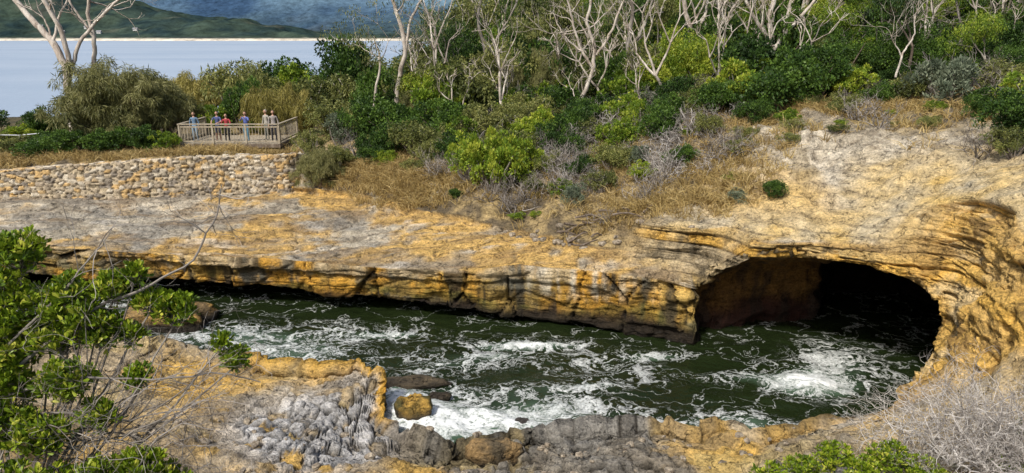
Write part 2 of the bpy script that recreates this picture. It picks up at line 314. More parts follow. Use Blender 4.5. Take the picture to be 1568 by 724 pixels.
# ---- colours
beige=mx((.35,.31,.235),(.57,.51,.40),.5+.7*n2)
och=mx((.46,.28,.075),(.65,.42,.12),.5+.6*n3)
edge=ss(4.6,4.0,sg)
t=ss(-.15,.35,n1*.8+n2*.6+.02+.5*edge+.5*np.exp(-((X+1)/5)**2)-.12*ss(-8,-14,X))
top=mx(beige,och,t*.9)
top=mx(top,(.22,.21,.185),ss(.05,.45,fbm(P,(2.8,1.1,2),4,104))*.72)
top=mx(top,(.62,.58,.50),ss(.35,.75,fbm(P,(1.6,.8,2),4,109))*.6)
top=mx(top,(.22,.145,.07),ss(.1,.5,fbm(P,(2.0,.5,2),4,112))*.55)
top=mx(top,(.08,.065,.045),np.maximum(e1*.9,ss(.3,.8,n3)*.4))
top=mx(top,(.12,.09,.06),((ledge*7.7)%1<.2)*.3)
fac=mx((.54,.29,.045),(.27,.185,.055),ss(-.4,.4,n2))
fac=mx(fac,(.66,.44,.12),ss(.05,.6,n1+n3*.5)*.75*ss(.8,1.5,Z))
st1=fbm(P,(.35,.35,2.5),4,105)
fac=mx(fac,(.045,.04,.028),ss(-.02,.4,st1+.4*n1)*.9)
fac=mx(fac,(.19,.19,.155),ss(.1,.5,fbm(P,(1.2,1.2,.6),4,106))*.6)
fac=mx(fac,(.14,.13,.03),ss(.0,.4,fbm(P,(1.6,1.6,.8),4,107))*ss(1.9,.9,Z)*.65)
fac=mx(fac,(.60,.57,.47),ss(.1,.5,st1*-1+.1)*ss(1.0,1.6,Z)*np.exp(-((X-2.4)/2.2)**2)*.8)
fac=mx(fac,(.60,.47,.28),ss(3.78,3.86,sg)*ss(-.3,.3,n2)*.7*(1-bed))
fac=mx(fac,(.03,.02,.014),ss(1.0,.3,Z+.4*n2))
fac=mx(fac,(.02,.016,.012),joint*.95*(1-rightw))
lc=np.where((la>.66)[:,None],np.array([.54,.38,.15]),np.where((la>.33)[:,None],np.array([.60,.36,.08]),np.array([.36,.29,.18])))
lc=mx(lc,(.62,.48,.26),ss(0,.7,n2)*.55); lc=mx(lc,(.05,.04,.028),((1-le)*.8+(1-lbe)*.35)*(1-.5*rightw))
lc=mx(lc,(.09,.075,.05),ss(.1,.6,st1)*.75*ss(17,15,stt))
lc=mx(lc,(.70,.43,.10),rightw*(.55+.4*n1)); lc=mx(lc,(.13,.08,.04),ss(.05,.45,n2+.5*n3)*.65*rightw); lc=mx(lc,(.68,.56,.34),rightw*ss(.2,.6,fbm(P,1.1,4,140))*.55)
fac=mx(fac,lc,bed*ss(2.2,2.9,Z+rightw*2.0))
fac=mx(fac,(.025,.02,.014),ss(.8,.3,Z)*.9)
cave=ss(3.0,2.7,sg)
cw=mx((.19,.10,.028),(.05,.022,.016),ss(1.6,.6,Z+.5*n2)); cw=mx(cw,(.04,.03,.022),ss(0,.5,st1)*.7); cw=mx(cw,(.025,.018,.013),ss(14.6,15.5,stt)); cw=mx(cw,(.018,.014,.011),ss(10.9,10.4,stt))  # recess shade painted into undercut and cave wall colour, with some wet darkening
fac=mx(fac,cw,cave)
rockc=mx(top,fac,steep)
topbed=mx((.46,.41,.30),(.60,.42,.15),.5+.6*n2); topbed=mx(topbed,(.12,.10,.07),(1-le)*.6*(1-rightw)); topbed=mx(topbed,(.24,.22,.18),ss(.1,.5,fbm(P,1.5,4,113))*.5)
rockc=mx(rockc,topbed,(1-steep)*bed*ss(4.2,5,sg))
nb=mx((.58,.37,.10),(.42,.34,.22),ss(-.3,.3,n1+.4*n2)); nb=mx(nb,(.24,.19,.12),ss(.0,.5,fbm(P,1.1,4,114))*.6); nb=mx(nb,(.52,.40,.17),ss(.25,.6,fbm(P,1.0,4,111))*.5)
nb=mx(nb,(.09,.075,.05),ss(.25,.8,n3)*.4)
nb=mx(nb,mx((.11,.11,.105),(.25,.245,.225),qid),cob*ss(-4.2,-2.5,X)*.88)
nb=mx(nb,mx((.34,.33,.315),(.58,.57,.55),qid),np.clip(cob*ss(-2.5,-4.2,X)*1.4,0,1)*ss(.08,.2,qid+.15*n2)); nb=mx(nb,(.028,.024,.018),e2*cob*.97)
nb=mx(nb,(.50,.38,.15),ss(.3,.6,fbm(P,1.6,4,115))*.5*ss(-3,-2,X))
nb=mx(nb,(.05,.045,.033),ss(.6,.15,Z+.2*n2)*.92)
nb=mx(nb,mx((.56,.33,.06),(.10,.07,.03),ss(-.1,.5,n2)),steep*ss(28.5,29,stt))
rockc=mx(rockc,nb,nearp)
clay=mx((.58,.52,.41),(.43,.375,.28),.5+n2*.8); clay=mx(clay,(.62,.42,.14),ss(.4,-.3,sg-6.42+.8*n1)*.85); clay=mx(clay,(.20,.16,.11),ss(.2,.65,n3+.5*n2)*.5)
clay=mx(clay,(.14,.11,.08),(1-le)*.4*(1-rightw)); clay=mx(clay,(.30,.23,.12),ss(.1,.5,fbm(P,(.7,2.5,2),4,116))*.55)
soil=mx((.36,.27,.13),(.12,.095,.06),ss(-.3,.35,n2+.4*n1)); soil=mx(soil,(.44,.40,.32),ss(.15,.6,fbm(P,2.2,3,120))*ss(7.0,6.1,sg)*.7)
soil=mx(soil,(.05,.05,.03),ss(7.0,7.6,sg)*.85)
soil=mx(soil,clay,clm)
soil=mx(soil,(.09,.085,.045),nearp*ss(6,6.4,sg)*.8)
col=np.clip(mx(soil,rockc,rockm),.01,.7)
i,j=np.meshgrid(np.arange(nc-1),np.arange(nr-1),indexing='ij')
F=np.stack([i*nr+j,(i+1)*nr+j,(i+1)*nr+j+1,i*nr+j+1],-1).reshape(-1,4)
if flip: F=F[:,::-1]
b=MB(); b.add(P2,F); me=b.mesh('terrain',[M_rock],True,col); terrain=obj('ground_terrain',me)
bpy.context.view_layer.update()
def gz(x,y,zt=60):
    h,l,n,ix=terrain.ray_cast(Vector((x,y,zt)),Vector((0,0,-1)))
    return l.z if h else 0.0
# ---------------------------------------------------------------- water
xs=np.arange(-46,20.01,.1); ys=np.arange(16.6,36,.1)
gx,gy=np.meshgrid(xs,ys,indexing='ij'); WP=np.c_[gx.ravel(),gy.ravel(),np.zeros(gx.size)]
blobs=[(-.9,19.2,2.6,1.1,1.2),(-2.9,19.8,1.0,1.3,1.1),(-3.7,21.0,.6,1.0,1.0),(2.0,20.3,2.4,1.2,.6),(9.6,21.7,1.5,.85,1.35),(10.9,22.8,1.9,1.2,.65),(6.5,19.2,1.9,.7,.85),(.7,24.9,2.1,.4,1.0),(-.6,24.0,1.3,.3,.55),
(5.3,24,1.2,.4,.85),(-4.6,26.0,1.7,.45,.75),(-10.4,26.0,3.2,1.5,.75),(-7.5,24,2.6,1.3,.6),(-17.8,28,3.2,1.6,1.0),(-30,30,6,2,.8),(3.6,22.6,2.2,.8,.55),(11.3,24.6,2,1.3,.5),(-2,23.3,2.2,.8,.5),(7.6,22.4,1.5,.5,.5),(2.4,21.6,1.6,.3,.5),(-1,21.6,2.4,.7,.45)]
dens=np.full(len(WP),.05)
for x,y,sx,sy,a in blobs: dens+=a*np.exp(-((WP[:,0]-x)/sx)**2-((WP[:,1]-y)/sy)**2)
dens+= .28*fbm(WP,(3.2,1.6,1),3,200)
dens-=.5*((WP[:,0]>-14)&(WP[:,0]<6))*ss(np.interp(WP[:,0],[-14,-9,-2,6],[27.8,27.4,26.3,25.0]),np.interp(WP[:,0],[-14,-9,-2,6],[28.9,28.7,27.3,25.8]),WP[:,1])
WP[:,2]=.08*fbm(WP,(1.4,.8,1),4,201)+.06*fbm(WP,.4,3,202)*(.4+np.clip(dens,0,1.2))+.16*np.clip(dens-.6,0,1)
ni,nj=gx.shape; i,j=np.meshgrid(np.arange(ni-1),np.arange(nj-1),indexing='ij')
F=np.stack([i*nj+j,(i+1)*nj+j,(i+1)*nj+j+1,i*nj+j+1],-1).reshape(-1,4)
mw,nt,p,o=newmat('churning_sea_water')
g=nd(nt,'ShaderNodeNewGeometry').outputs['Position']
dn=nd(nt,'ShaderNodeAttribute',attribute_name='dens').outputs['Fac']
nw=nd(nt,'ShaderNodeTexNoise',i_Scale=.7,i_Detail=4.0); nt.links.new(g,nw.inputs['Vector'])
sc=nd(nt,'ShaderNodeVectorMath',operation='SCALE'); nt.links.new(nw.outputs[1],sc.inputs[0]); sc.inputs[3].default_value=3.2
ad=nd(nt,'ShaderNodeVectorMath',operation='ADD'); nt.links.new(g,ad.inputs[0]); nt.links.new(sc.outputs[0],ad.inputs[1])
mpw=nd(nt,'ShaderNodeMapping'); nt.links.new(ad.outputs[0],mpw.inputs[0]); mpw.inputs['Scale'].default_value=(.65,1.15,1); wv=mpw.outputs[0]
na=noise(nt,wv,.6,5,.5); nb_=noise(nt,wv,1.7,5,.6)
r1=mth(nt,'ABSOLUTE',mth(nt,'SUBTRACT',na,.5)); r2=mth(nt,'ABSOLUTE',mth(nt,'SUBTRACT',nb_,.5))
dk=mth(nt,'MAXIMUM',dn,.0); gate=smst(nt,dn,.05,.5)
l1=mth(nt,'SUBTRACT',1.0,mth(nt,'DIVIDE',r1,mth(nt,'ADD',mth(nt,'MULTIPLY',dk,.05),.008)),clamp=True)
l2=mth(nt,'SUBTRACT',1.0,mth(nt,'DIVIDE',r2,mth(nt,'ADD',mth(nt,'MULTIPLY',dk,.052),.003)),clamp=True)
nf=noise(nt,wv,1.3,8,.75)
pa=smst(nt,mth(nt,'ADD',nf,mth(nt,'MULTIPLY',dk,.36)),.80,.95)
fine=noise(nt,g,13,4,.75); mid=noise(nt,g,4.5,4,.7)
lines=mth(nt,'MULTIPLY',mth(nt,'MAXIMUM',mth(nt,'MULTIPLY',l1,mth(nt,'MAXIMUM',gate,.45)),mth(nt,'MULTIPLY',l2,gate)),smst(nt,fine,.34,.52))
lines=mth(nt,'POWER',lines,.65)
foam=mth(nt,'MAXIMUM',mth(nt,'MULTIPLY',lines,.9),mth(nt,'MULTIPLY',pa,smst(nt,mth(nt,'ADD',mth(nt,'MULTIPLY',fine,.5),mid),.50,.74)),clamp=True)
deep=mixc(nt,noise(nt,g,.35,3),(.006,.011,.004),(.017,.026,.008))
base=mixc(nt,mth(nt,'MULTIPLY',smst(nt,dn,.35,1.1),.85),deep,(.09,.15,.10))
nt.links.new(mixc(nt,foam,base,mixc(nt,mid,(.62,.68,.66),(.94,.95,.94))),p.inputs['Base Color'])
nt.links.new(mth(nt,'ADD',mth(nt,'MULTIPLY',foam,.6),.08),p.inputs['Roughness']); p.inputs['IOR'].default_value=1.33; p.inputs['Specular IOR Level'].default_value=.3
hh=mth(nt,'ADD',mth(nt,'ADD',noise(nt,g,1.8,4,.55),mth(nt,'MULTIPLY',noise(nt,g,7,3,.6),.2)),mth(nt,'MULTIPLY',foam,.4))
bp=nd(nt,'ShaderNodeBump',i_Strength=.6,i_Distance=.22); nt.links.new(hh,bp.inputs['Height']); nt.links.new(bp.outputs[0],p.inputs['Normal'])
b=MB(); b.add(WP,F); me=b.mesh('water',[mw],True); setcol(me,np.repeat(dens[:,None],3,1),'dens'); obj('chasm_water',me)
ms_,nt,p,o=newmat('bay_water'); g=nd(nt,'ShaderNodeNewGeometry').outputs['Position']
mp=nd(nt,'ShaderNodeMapping'); nt.links.new(g,mp.inputs[0]); mp.inputs['Scale'].default_value=(.006,.012,1)
nt.links.new(mixc(nt,smst(nt,noise(nt,mp.outputs[0],1,6,.7),.3,.7),(.31,.39,.49),(.40,.47,.56)),p.inputs['Base Color']); p.inputs['Roughness'].default_value=.45; p.inputs['Specular IOR Level'].default_value=.3
bp=nd(nt,'ShaderNodeBump',i_Strength=.5,i_Distance=.3); nt.links.new(noise(nt,g,.6,5),bp.inputs['Height']); nt.links.new(bp.outputs[0],p.inputs['Normal'])
b=MB(); b.add([[-9000,-3000,-.35],[9000,-3000,-.35],[9000,12000,-.35],[-9000,12000,-.35]],[[0,1,2,3]]); obj('sea',b.mesh('sea',[ms_]))
# ---------------------------------------------------------------- hills
xs=np.linspace(-5200,2600,440); ys=np.r_[np.linspace(1950,3200,150),np.linspace(3215,7000,130)]; gx,gy=np.meshgrid(xs,ys,indexing='ij'); x=gx.ravel(); y=gy.ravel()
Q=np.c_[x,y,np.zeros(len(x))]
shore=2050+60*fbm(Q*np.array([1,0,0]),300,3,300)
hd=np.clip((-560-x)*.15,0,190)*ss(0,420,y-shore)*(1+.4*fbm(Q,260,4,301))*ss(3100,2600,y)
mt=ss(2900,5400,y+300*fbm(Q,900,3,305))*(560+330*fbm(Q,1500,5,302))
z=-4+ss(-10,60,y-shore)*9+hd+mt+14*np.clip(fbm(Q,60,4,304)+.3,0,1)*ss(20,200,y-shore)
Q[:,2]=z
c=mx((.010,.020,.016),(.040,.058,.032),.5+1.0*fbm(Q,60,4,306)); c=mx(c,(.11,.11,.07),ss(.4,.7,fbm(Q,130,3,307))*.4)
far=ss(3000,4000,y); cf=mx((.035,.07,.13),(.15,.24,.30),.5+1.1*fbm(Q,700,5,308)); c=mx(c,cf,.10+.9*far)  # bluish haze and cloud-shadow patches painted into the hill colour
c=mx(c,(.62,.56,.45),ss(8,3,z)*ss(0,15,y-shore))
ni,nj=gx.shape; i,j=np.meshgrid(np.arange(ni-1),np.arange(nj-1),indexing='ij')
F=np.stack([i*nj+j,(i+1)*nj+j,(i+1)*nj+j+1,i*nj+j+1],-1).reshape(-1,4)
mh,nt,p,o=newmat('distant_forest_hazed'); a=nd(nt,'ShaderNodeAttribute',attribute_name='col').outputs['Color']; g=nd(nt,'ShaderNodeNewGeometry').outputs['Position']
v=mth(nt,'ADD',mth(nt,'MULTIPLY',noise(nt,g,.03,6,.8),3.0),-.5); v=mth(nt,'MAXIMUM',v,.2); cm=nd(nt,'ShaderNodeCombineXYZ',i_0=v,i_1=v,i_2=v)
nt.links.new(mixc(nt,1.0,a,cm.outputs[0],'MULTIPLY'),p.inputs['Base Color']); p.inputs['Roughness'].default_value=1; p.inputs['Specular IOR Level'].default_value=0
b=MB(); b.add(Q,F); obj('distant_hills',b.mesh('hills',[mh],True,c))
# ---------------------------------------------------------------- foliage tools
def unit(v): return v/(np.linalg.norm(v,axis=-1,keepdims=True)+1e-9)
def leaves(B,C,Rr,per,size,asp,droop,mat,r,fine=False,up=0.0,cl=None):
    C=np.asarray(C,float).reshape(-1,3); n=len(C)*per; Rr=np.broadcast_to(np.asarray(Rr,float),(len(C),))
    k=np.repeat(np.arange(len(C)),per)
    d=unit(r.normal(size=(n,3))+np.array([0,0,up])); rad=Rr[k]*(.3+.7*r.random(n)**.6)
    pos=C[k]+d*rad[:,None]*np.array([1,1,.8])
    a=unit(d*(1-droop)+r.normal(size=(n,3))*.4+np.array([0,0,-2.2*droop+.5*up])); s=unit(np.cross(a,r.normal(size=(n,3))))
    L=size*(.6+.8*r.random(n))[:,None]; Wd=L*asp/2
    clr=r.random(len(C)) if cl is None else cl
    lf=np.clip(.55*clr[k]+.45*r.random(n),0,1)
    if not fine:
        V=np.stack([pos,pos+a*L*.45+s*Wd,pos+a*L,pos+a*L*.45-s*Wd],1).reshape(-1,3)
        F=np.arange(n*4).reshape(-1,4); B.add(V,F,mat,lf)
    else:
        nn=np.cross(a,s)*Wd*.35
        V=np.stack([pos,pos+a*L*.35+s*Wd*.75+nn,pos+a*L*.75+s*Wd+nn,pos+a*L,pos+a*L*.75-s*Wd+nn,pos+a*L*.35-s*Wd*.75+nn],1).reshape(-1,3)
        q=np.arange(n)[:,None]*6
        F=np.concatenate([q+np.array([0,1,2,3]),q+np.array([0,3,4,5])]); B.add(V,F,mat,np.concatenate([lf,lf]))
def grow(B,p,d,L,r0,depth,r,ends,mat=0,spread=.55,up=.15,k=5,n=5,wob=.12,kids=(2,3),ratio=.72,lf=.5):
    P=[np.array(p,float)]; d=np.array(d,float)
    for q in range(n):
        d=unit(d+r.normal(size=3)*wob+np.array([0,0,up*.15])); P.append(P[-1]+d*L/n)
    P=np.array(P); B.tube(P,np.linspace(r0,r0*.68,len(P)),k,mat,lf if lf!=.5 else r.random())
    if depth==0: ends.append(P[-1]); return
    if depth<=2: ends.append(P[-2])
    for q in range(r.integers(kids[0],kids[1]+1)):
        nd_=unit(d+unit(r.normal(size=3))*spread*(1+.3*r.random())+np.array([0,0,up]))
        grow(B,P[-1],nd_,L*ratio*(.8+.4*r.random()),r0*.62,depth-1,r,ends,mat,spread,up,max(3,k-1),n,wob,kids,ratio,lf)
def shrub(name,seed,leaf,bark,nl=5,ncl=110,per=60,size=.11,asp=.5,droop=.1,R0=.2,flat=.8,up=.2,stems=14):
    r=np.random.default_rng(seed); B=MB(); C=[]
    for q in range(nl):
        an=r.random()*6.28; rad=.62*math.sqrt(r.random()); c=np.array([rad*math.cos(an),rad*math.sin(an),.35+.6*r.random()*(1-rad*.6)]); lr=.28+.26*r.random()
        m=int(ncl/nl); d=unit(r.normal(size=(m,3))+np.array([0,0,.35])); C.append(c+d*lr*(.6+.5*r.random(m))[:,None]*np.array([1,1,flat]))
    C=np.concatenate(C); C=C[C[:,2]>.06]
    leaves(B,C,R0*(.6+.6*r.random(len(C))),per,size,asp,droop,1,r,up=up)
    for q in range(stems):
        e=C[r.integers(len(C))]; mid=e*.5+r.normal(size=3)*.07; mid[2]=e[2]*.4
        B.tube([[e[0]*.08,e[1]*.08,-.15],mid,e],[.03,.02,.01],4,0)
    return B.mesh(name,[bark,leaf])
SH={}
for q in range(3):
    SH['bright',q]=shrub('bright_shrub',10+q,L_bright,B_grey,10,105,60,.08,.5,.0,.125,up=.6,stems=24)
    SH['dark',q]=shrub('dark_shrub',20+q,L_dark,B_brown,10,140,75,.065,.55,.05,.15)
    SH['olive',q]=shrub('olive_shrub',30+q,L_olive,B_grey,10,115,65,.08,.35,.25,.14,stems=34)
for q in range(2):
    SH['grey',q]=shrub('grey_shrub',40+q,L_grey,B_grey,6,90,60,.09,.4,0,.16,up=.5)
    SH['gold',q]=shrub('gold_sheoak',50+q,L_gold,B_brown,9,170,110,.12,.11,.5,.14)
    SH['sheoak',q]=shrub('sheoak',60+q,L_sheoak,B_brown,11,330,120,.085,.12,.4,.11)
def dead(name,seed,mat=L_twig,depth=4,ns=8,L=.45,r0=.022):
    r=np.random.default_rng(seed); B=MB(); e=[]
    for q in range(ns):
        an=6.28*q/ns+r.random(); d=unit(np.array([math.cos(an)*.8,math.sin(an)*.8,.7+r.random()*.6]))
        grow(B,[0,0,-.05],d,L*(.7+.6*r.random()),r0,depth,r,e,0,.8,.05,4,4,.25,(2,3),.72)
    return B.mesh(name,[mat])
DEAD=[dead('dead_shrub',70),dead('dead_shrub',71,depth=3,ns=13),dead('dead_shrub',72,L_twigw,3,12)]
def tree(name,seed,H,leaf,bark,depth=4,lean=.1,per=55,size=.2,asp=.32,droop=.45,R0=.65,spread=.6,up=.25,r0=.17,extra=1,k=7,low=.3):
    r=np.random.default_rng(seed); B=MB(); e=[]
    grow(B,[0,0,-.4],unit(np.array([r.normal()*lean,r.normal()*lean,1])),H*.36,r0,depth,r,e,0,spread,up,k,6,.10,(2,3),.70,.5)
    e=np.array(e); e=e[e[:,2]>H*low]
    C=np.concatenate([e+r.normal(size=e.shape)*.35 for _ in range(extra)])
    leaves(B,C,R0*(.5+.7*r.random(len(C))),per,size,asp,droop,1,r)
    return B.mesh(name,[bark,leaf])
TR=[tree('eucalyptus',80,6.0,L_olive,B_grey,per=60,size=.16,R0=.5,extra=2,r0=.1,spread=.75),tree('eucalyptus',81,7,L_dark,B_grey,extra=2,size=.15,R0=.5,r0=.12,spread=.75),tree('eucalyptus',82,8.5,L_olive,B_pale,lean=.3,per=50,size=.17),
    tree('eucalyptus',83,6.5,L_dark,B_brown,extra=2,per=70,size=.15,R0=.5,r0=.1,spread=.8),tree('eucalyptus',84,5.5,L_bright,B_grey,per=60,R0=.45,size=.15,extra=2,r0=.09,spread=.8),tree('dead_gum',85,7.5,L_olive,B_pale,per=6,R0=.5,spread=.8,r0=.13,size=.15,depth=4,lean=.3),tree('dead_gum',86,5.5,L_olive,B_pale,per=4,R0=.4,spread=.95,r0=.09,size=.13,depth=4,lean=.4)]
BIG=[shrub('forest_crown',90+q,[L_dark,L_olive,L_dark,L_bright][q],B_brown,12,330,75,.042,.45,.2,.12) for q in range(4)]
def put(name,me,x,y,sc,rz=None,dz=0,z=None,sz=None):
    if z is None: z=gz(x,y)
    return obj(name,me,(x,y,z+dz),R.random()*6.28 if rz is None else rz,sc if sz is None else (sc,sc,sz))
NM={'bright':'coastal_wattle_shrub','dark':'tea_tree_shrub','olive':'banksia_shrub','grey':'saltbush_shrub','gold':'golden_she_oak_tree','sheoak':'she_oak_tree'}
def ps(kind,q,x,y,w,h=None,dz=0,z=None):
    h=w/2 if h is None else h/1.4
    return put(NM[kind],SH[kind,q],x,y,w/2*1.1,None,dz,z,h)
ps('sheoak',0,-23.0,44,6.8,5.5); ps('sheoak',1,-21.6,44.8,5.4,5.0); ps('sheoak',1,-24.8,44.5,5.0,4.6); ps('sheoak',0,-22.4,43.4,4.4,3.8)
ps('dark',0,-28.6,45,2.8,2.8); ps('gold',0,-14.9,45.8,3.4,4.3); ps('gold',1,-13.2,46.2,2.8,3.6); ps('dark',1,-17.2,47.5,3,4.2)
for x,y,w,h,k,q in [(-26.4,41,3,1.6,'dark',0),(-24.4,40.6,3,1.7,'dark',1),(-22.3,40.8,3.2,1.7,'dark',2),(-20.2,40.7,2.6,1.9,'dark',0),(-19.2,40.3,1.7,1.5,'bright',0),(-28.5,41.5,2.6,1.5,'olive',1),(-31.3,43,3.2,2.6,'olive',2),(-34,46,4,3,'dark',1),
 (-26.5,50,4,3.2,'olive',0),(-24,58,5,5.2,'gold',0),(-20.5,56,5,5.6,'olive',1),(-18.3,54,4,4.7,'olive',2),(-16,57,5,4.6,'bright',1),(-14,52,4.5,4.2,'olive',0),(-22,62,6,5.0,'olive',2),(-17.5,60,6,5.4,'dark',0),(-19.2,46.5,2.6,2.4,'bright',2),(-29.5,43.2,2.4,1.6,'bright',1),
 (-11.9,55,5.6,7.0,'dark',2),(-10.2,50,4.5,4.6,'olive',1),(-11,45,3.4,2.8,'olive',0),(-10.2,43,2.6,2.2,'grey',0),(-8.3,43,3.6,3.2,'dark',0),(-6.4,42,3.6,2.6,'dark',1),(-8.6,47,4,4.4,'dark',2),(-5.6,46.5,4,4.4,'olive',2),(-5.4,39.5,3,2.2,'olive',0),(-7.5,41,2.6,1.8,'olive',1),(-6.6,39.8,2.4,2.0,'dark',2),
 (-10.3,38.3,2.2,2.4,'sheoak',0),(-9.3,38.9,1.8,1.8,'olive',1),(-10.9,39.6,1.8,1.8,'olive',2),
 (-.9,33.6,2.9,3.6,'bright',0),(-1.9,34.3,2.4,2.6,'bright',1),(.3,34.2,2.5,2.7,'bright',2),(-.2,35.6,3,2.8,'olive',0),
 (-2.4,45,5.4,5.2,'olive',1),(-4.3,44,4,4.2,'bright',1),(-.6,46,4.5,5.0,'olive',2),(-3.6,41.2,3.4,2.7,'dark',2),(-1.2,40,3.2,2.6,'olive',0),(-2.6,39.4,2.6,2.2,'bright',2),(.9,41.5,3.2,2.6,'olive',1),
 (2.2,45,2.2,4.4,'sheoak',0),(.5,45.5,1.8,3.7,'sheoak',1),(-6.1,44.5,1.6,3.2,'sheoak',0),
 (6.6,42,3.2,2.8,'bright',0),(8.4,42.5,3.6,3.0,'bright',1),(5.0,41,2.4,2.0,'dark',0),(6.4,37,1.7,2.2,'bright',2),(10.6,43,3.4,2.8,'bright',0),(4.5,38,2.2,1.8,'olive',1),(8.6,39,2.6,2.2,'dark',1),(3.0,42.5,3,2.6,'dark',2),
 (13.0,36,4.0,3.6,'dark',0),(14.8,36.4,3.8,3.2,'dark',2),(16.2,36.0,2.6,2,'bright',1),(11.5,37.5,3.6,3,'bright',2),(12.6,39,4.4,4,'dark',1),(10,36,2.4,2.0,'dark',2),
 (19.4,33,2.8,2.6,'grey',0),(18.4,34.5,2.4,2.0,'olive',1),(22.5,34,3.4,2.2,'olive',0),(17.2,25,2.6,2.0,'dark',2),(16.3,23.6,1.8,1.3,'olive',0),(19.3,27,3,2,'bright',2),(21.5,30,3.4,2,'olive',1),(19.2,24.5,2.6,1.6,'olive',2),
 (2.6,30.6,.95,1.1,'grey',1),(3.2,33.3,1.6,1.3,'dark',1),(.2,30.9,.9,.4,'bright',1),(1.0,30.6,.6,.35,'bright',2),(-2.6,33.6,.9,.5,'dark',0),(9.0,29,1.0,.5,'bright',0),(9.7,26.6,1.1,.8,'dark',1),(8.6,27.3,.9,.6,'grey',1),(11.6,30.5,1,.5,'olive',2),(12.3,33,1.3,.8,'bright',1),(13.7,30.6,.6,.35,'bright',0),(15.6,30,.5,.3,'olive',1),(14.6,32.8,1.2,.7,'olive',0),(16.6,32.4,.8,.4,'bright',1),(12.2,31.7,1.1,.7,'olive',2),(10.4,32.8,1.3,.8,'olive',0),(17.8,31,.9,.5,'bright',2),
 (4.6,33.5,2.0,1.7,'olive',1),(7.2,35,2.3,2.0,'dark',2),(8.9,34,1.8,1.4,'olive',0),(2.2,36.2,2.4,2.2,'dark',0),(5.2,36,2.2,1.9,'bright',0),(-3.0,38.2,2.4,2.0,'dark',1),(-4.2,37.8,2,1.6,'olive',2),(3.6,38.8,2.8,2.4,'dark',1),(1.2,38.2,2.6,2.4,'bright',1),(7.8,37.2,2.4,2.2,'dark',0),(9.6,37.8,2.6,2.2,'olive',2),(6.0,33.2,1.4,1.2,'grey',0),(1.8,34,1.6,1.4,'olive',2),(5.8,39.2,2.6,2.2,'bright',1),(11.2,34.5,1.8,1.4,'dark',1),(15.2,33.8,1.5,1.1,'olive',1),(17.2,34.6,1.7,1.4,'dark',0),(20.6,32,1.7,1.2,'dark',1),(13.2,29.8,.9,.5,'olive',1),(16.4,28.8,1.1,.6,'olive',0),(18.3,28.8,1.6,1.0,'dark',0),
 (3.9,31.6,1.5,1.3,'olive',0),(5.6,31.2,1.3,1.0,'bright',1),(7.4,32.0,1.6,1.3,'dark',1),(9.8,31.2,1.2,.9,'olive',2),(-1.9,36.6,1.9,1.6,'dark',2),(.9,32.6,1.3,1.1,'olive',1),(-5.0,36.9,1.3,.9,'olive',0),(-6.6,38.4,1.3,1.0,'bright',2)]:
    ps(k,q,x,y,w,h)
ps('bright',0,13.9,16.0,1.3,1.7); ps('dark',1,14.4,17.2,1.6,1.6)
ug=bpy.data.objects.new('undergrowth',None); scene.collection.objects.link(ug)
for q in range(130):
    y=R.uniform(29.5,42); f=R.uniform(-.11,.31); x=f*y
    if y<30+max(0,(x<1)*(1-x)*1.2): continue
    if x>9.5 and y<34: continue
    s=R.uniform(.6,1.5); o_=obj('dead_twigs',DEAD[int(R.integers(3))],(x,y,gz(x,y)-.05),R.random()*6.28,s); o_.parent=ug
for x,y,s in [(14.6,29.2,1.0),(15.8,24.6,1.2),(21,31,1.3),(-8.6,40,1.3),(5.2,29.2,1.1),(3.6,28.7,.8),(19.8,34.8,1.8),(14.9,31.8,1.3),(21,33,2)]: put('dead_shrub',DEAD[int(R.integers(2))],x,y,s,dz=-.05)
kinds=['dark','olive','bright','olive','dark','grey','dead','bright','olive','dark']
cnt=0
while cnt<420:
    y=R.uniform(31,64); u=R.uniform(-.27,.86); x=u*y
    if x<-10 and y<52: continue
    n_=fbm(np.array([[x,y,0.]]),6,2,500)[0]
    if y<34-min(0,x)*.8 : 
        if R.random()<.5 or x>9: continue
    if x<-1 and y<38: continue
    if y<38.5 and x<10 and R.random()<.15: continue
    if x>9 and y<33.5 and x<19: continue
    if x>10 and y<36 and R.random()<.6: continue
    k=kinds[int((n_*.5+.5)*10+R.integers(0,5))%10]; z=gz(x,y); s=R.uniform(.5,1.15)*(1+.6*(y>43))*(.6 if y<36 else 1)
    if k=='dead': o_=obj('dead_twigs',DEAD[int(R.integers(3))],(x,y,z-.05),R.random()*6.28,s*1.4)
    else: o_=obj(k+'_bush',SH[k,int(R.integers(2))],(x,y,z-.05),R.random()*6.28,(s*1.15,s*1.15,s*R.uniform(.9,1.5)))
    o_.parent=ug; cnt+=1
for q in range(65):
    y=R.uniform(43,60); x=R.uniform(-.15,.84)*y
    if x<-7 and y<48: continue
    k=['bright','olive','dark','olive','dark','dark','big'][int(R.integers(7))]
    s=R.uniform(1.6,2.6); m_=BIG[int(R.integers(4))] if k=='big' else SH[k,int(R.integers(3))]
    o_=obj('tall_scrub',m_,(x,y,gz(x,y)-.1),R.random()*6.28,(s,s,s*R.uniform(1.0,1.6))); o_.parent=ug
for q in range(40):
    y=R.uniform(46,64); x=R.uniform(-.14,.80)*y
    me=TR[int(R.choice([0,1,2,3,4,5,1,3,0,4]))]; put('eucalyptus_tree',me,x,y,R.uniform(.8,1.15))
for q in range(28):
    y=R.uniform(38,50); x=R.uniform(-.12,.78)*y
    put('dead_gum_tree',TR[5+q%2],x,y,R.uniform(.7,1.15))
